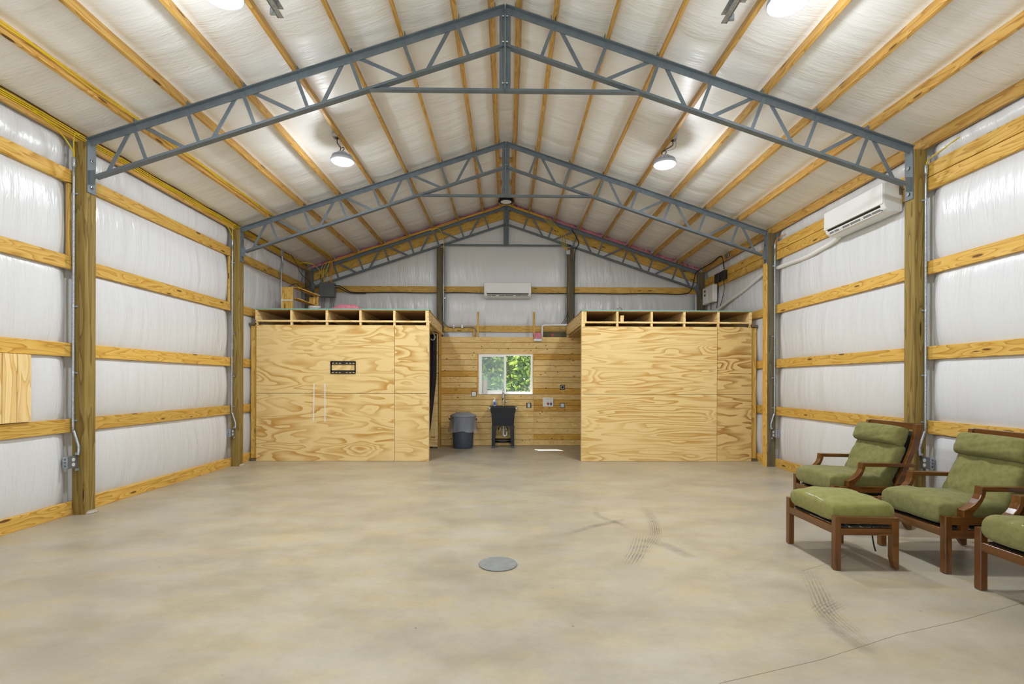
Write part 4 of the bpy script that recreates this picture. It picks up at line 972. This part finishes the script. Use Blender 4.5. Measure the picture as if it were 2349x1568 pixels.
def chair(x0, yn, label):
    """lounge chair facing -X: front at x0, near side at yn"""
    t = thing('lounge_chair', (x0, yn, 0), label, 'chair', 'green cushioned wooden lounge chairs')
    X = lambda u: x0+u
    def P(l): return [(X(u), z) for u, z in l]
    for side, (ya, yb) in (('near', (yn, yn+.17)), ('far', (yn+CW-.17, yn+CW))):
        board('front_leg', (X(.085), (ya+yb)/2, 0.02), (X(.085), (ya+yb)/2, 1.40), .17, .17, 'chair_wood', t, up=(0, 1, 0), bevel=.015)
        profile('side_rail', P([(.17, 1.19), (2.35, 1.17), (2.35, 1.36), (.17, 1.385)]), ya+.02, yb-.02, t)
        profile('lower_rail', P([(.17, .86), (2.3, .84), (2.3, 1.03), (.17, 1.06)]), ya+.02, yb-.02, t)
        profile('rail_block', P([(.41, 1.04), (.60, 1.04), (.60, 1.21), (.41, 1.21)]), ya+.02, yb-.02, t)
        arm = [(.44, 1.38), (.44, 1.56), (.60, 1.63), (.72, 1.72), (.81, 1.82), (.865, 1.94), (.885, 2.13), (2.62, 2.10), (2.62, 1.99), (.99, 2.01), (.965, 1.90), (.90, 1.76), (.80, 1.62), (.68, 1.50), (.635, 1.38)]
        profile('armrest', P(arm), ya-.02, yb+.02, t, bevel=.015)
        post_ = [(2.0, 1.10), (2.0, 1.40), (2.12, 1.72), (2.46, 2.54), (2.56, 2.90), (2.64, 3.34), (2.86, 3.36), (2.80, 2.95), (2.68, 2.52), (2.62, 2.50), (2.40, 1.95), (2.28, 1.40), (2.30, 1.10)]
        profile('back_post', P(post_), ya+.02, yb-.02, t)
        profile('rear_leg', P([(1.98, 1.2), (2.02, .9), (2.12, .5), (2.28, .18), (2.38, .02), (2.50, .02), (2.50, .3), (2.42, .8), (2.36, 1.2)]), ya+.02, yb-.02, t)
    board('front_rail', (X(.08), yn+.17, .99), (X(.08), yn+CW-.17, .99), .14, .20, 'chair_wood', t)
    board('rear_rail', (X(2.2), yn+.15, .99), (X(2.2), yn+CW-.15, .99), .12, .20, 'chair_wood', t)
    board('top_rail', (X(2.75), yn+.15, 3.26), (X(2.75), yn+CW-.15, 3.26), .14, .20, 'chair_wood', t)
    board('back_rail', (X(2.27), yn+.15, 1.5), (X(2.27), yn+CW-.15, 1.5), .08, .18, 'chair_wood', t)
    for k in range(5):
        yy = yn+.5+(CW-1.0)*k/4; board('back_slat', (X(2.30), yy, 1.5), (X(2.72), yy, 3.2), .16, .05, 'chair_wood', t, up=(1, 0, 0))
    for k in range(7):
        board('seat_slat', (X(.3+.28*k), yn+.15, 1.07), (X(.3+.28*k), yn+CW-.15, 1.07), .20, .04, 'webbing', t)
    MB().bar((X(2.26), yn+CW/2, 1.3), (X(2.70), yn+CW/2, 3.1), CW-.36, .02, (1, 0, 0)).build('back_webbing', 'webbing', t)  # dark panel added so the gap behind the cushions stays shadow-black
    yc_ = yn+CW/2
    m1 = cyl_place(X(1.02), yc_, 1.40, math.radians(3))
    cushion('seat_cushion', 2.12, CW-.36, .66, 'fabric', t, .22, 10, int(x0*100), m1)
    ang = math.radians(-66)
    m2 = cyl_place(X(2.08), yc_, 2.05, ang)
    cushion('back_cushion', 1.32, CW-.36, .46, 'fabric', t, .16, 10, int(x0*77), m2)
    m3 = cyl_place(X(2.30), yc_, 2.93, math.radians(-70))
    cushion('head_cushion', .62, CW-.34, .66, 'fabric', t, .12, 3.4, int(x0*55), m3, wrink=.008)
    return t
chair(10.42, 15.66, 'green lounge chair farthest back, beside the wall post')
chair(10.78, 12.05, 'green lounge chair in the middle of the row on the right')
c3 = chair(10.72, 8.98, 'green lounge chair cut by the right edge, seat seam torn open')
def tear(pts, w, name, parent):
    P = bez(pts, 6); n = len(P); vs = []
    for i, p in enumerate(P):
        k = w*(.35+.65*math.sin(math.pi*min(1, (i+.5)/n)))*(1+.3*math.sin(i*2.7)); vs += [p+Vector((-.3*k, 0, .5*k)), p+Vector((-.45*k, 0, -.1*k)), p+Vector((-.1*k, 0, -.5*k))]
    return MB().add(vs, [(3*i+j, 3*i+j+1, 3*i+j+4, 3*i+j+3) for i in range(n-1) for j in (0, 1)]).build(name, 'batting', parent, smooth=True)
# ottoman
t = thing('ottoman', (9.05, 13.4, 0), 'green cushioned wooden footstool in front of the chairs', 'footstool')
ox0, ox1, oy0, oy1 = 8.24, 9.84, 12.30, 14.50
for x in (ox0+.08,):
    for y in (oy0+.08, oy1-.08): board('leg', (x, y, .02), (x, y, 1.34), .16, .16, 'chair_wood', t, up=(0, 1, 0), bevel=.015)
for y0 in (oy0, oy1-.16):
    profile('leg', [(ox1-.17, 1.2), (ox1-.17, .30), (ox1-.10, .03), (ox1, .02), (ox1, 1.30), (ox1-.17, 1.30)], y0, y0+.16, t)
    profile('side_rail', [(ox0+.16, 1.16), (ox1-.17, 1.13), (ox1-.02, 1.30), (ox0+.16, 1.33)], y0+.02, y0+.14, t)
    profile('lower_rail', [(ox0+.16, .87), (ox1-.16, .86), (ox1-.16, 1.03), (ox0+.16, 1.04)], y0+.02, y0+.14, t)
board('front_rail', (ox0+.07, oy0+.16, .98), (ox0+.07, oy1-.16, .98), .12, .19, 'chair_wood', t); board('rear_rail', (ox1-.1, oy0+.16, .98), (ox1-.1, oy1-.16, .98), .12, .19, 'chair_wood', t)
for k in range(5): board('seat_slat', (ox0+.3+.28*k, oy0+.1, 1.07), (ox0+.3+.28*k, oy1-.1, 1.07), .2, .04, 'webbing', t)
cu_ = cushion('cushion', 1.60, 1.92, .60, 'fabric_bright', t, .36, 10, 9, cyl_place((ox0+ox1)/2+.02, (oy0+oy1)/2, 1.41, 0))
MB().tube(bez([(ox1-.25, oy0+.6, 1.05), (ox1-.28, oy0+.55, .8), (ox1-.27, oy0+.5, .5), (ox1-.22, oy0+.5, .32)], 5), .02, 6).build('tie_strap', 'black_plastic', t)
MB().tube(bez([(ox0+.5, oy0+1.2, 1.0), (ox0+.5, oy0+1.22, .85), (ox0+.48, oy0+1.22, .72)], 5), .015, 6).build('tie_strap', 'black_plastic', t)

tear([(8.36, 14.0, 1.60), (8.34, 13.6, 1.62), (8.33, 13.2, 1.62), (8.34, 12.75, 1.58)], .05, 'torn_seam', t)
tear([(10.78, 11.0, 1.62), (10.80, 10.6, 1.64), (10.80, 10.0, 1.65), (10.80, 9.4, 1.63)], .12, 'torn_seam', c3)
# ------------------------------------------------------------------ outside
g = slab('ground', (-60, 60, -60, 120, -.6, -.5), 'grass'); tag(g, kind='structure')
def bush(name, cx, cy, rx, ry, h, n, ls, mat, label, cat, seed):
    rr_ = np.random.RandomState(seed); t = thing(name, (cx, cy, -.4), label, cat, 'greenery behind the window')
    cl = rr_.randn(26, 3); cl /= np.linalg.norm(cl, axis=1)[:, None]; cl *= rr_.uniform(.35, 1, 26)[:, None]
    c = cl[rr_.randint(0, 26, n)]*np.array([rx, ry, h*.45])+rr_.randn(n, 3)*np.array([rx, ry, h*.4])*.18+np.array([cx, cy, h*.5])
    a = rr_.randn(n, 3); a /= np.linalg.norm(a, axis=1)[:, None]; b = np.cross(a, rr_.randn(n, 3)); b /= np.linalg.norm(b, axis=1)[:, None]
    l = ls*rr_.uniform(.6, 1.3, n)[:, None]
    vs = np.stack([c-a*l, c+b*l*.42, c+a*l, c-b*l*.42], 1).reshape(-1, 3); vs[:, 2] = np.maximum(vs[:, 2], -.35)
    me = bpy.data.meshes.new('foliage'); me.from_pydata((vs*S).tolist(), [], np.arange(4*n).reshape(-1, 4).tolist()); me.update()
    link('foliage', me, mat, t)
    m = MB()
    for k in range(5):
        q = c[rr_.randint(0, n)]; m.tube(bez([(cx, cy, -.4), ((cx+q[0])/2+.2, (cy+q[1])/2, h*.3), tuple(q)], 4), .08, 6)
    m.build('stems', 'bark', t)
bush('bush', 1.0, 47.5, 2.6, 1.6, 9.5, 2300, .30, 'leaf', 'bright sunlit bush filling the right window pane', 'bush', 1)
bush('bush', -2.4, 49.0, 1.6, 1.2, 10, 700, .30, 'leaf', 'sparse leafy bush behind the left window pane', 'bush', 2)
bush('bush', 5.5, 50.5, 2.6, 1.8, 11, 3200, .32, 'leaf', 'leafy bush right of the bright one outside', 'bush', 3)
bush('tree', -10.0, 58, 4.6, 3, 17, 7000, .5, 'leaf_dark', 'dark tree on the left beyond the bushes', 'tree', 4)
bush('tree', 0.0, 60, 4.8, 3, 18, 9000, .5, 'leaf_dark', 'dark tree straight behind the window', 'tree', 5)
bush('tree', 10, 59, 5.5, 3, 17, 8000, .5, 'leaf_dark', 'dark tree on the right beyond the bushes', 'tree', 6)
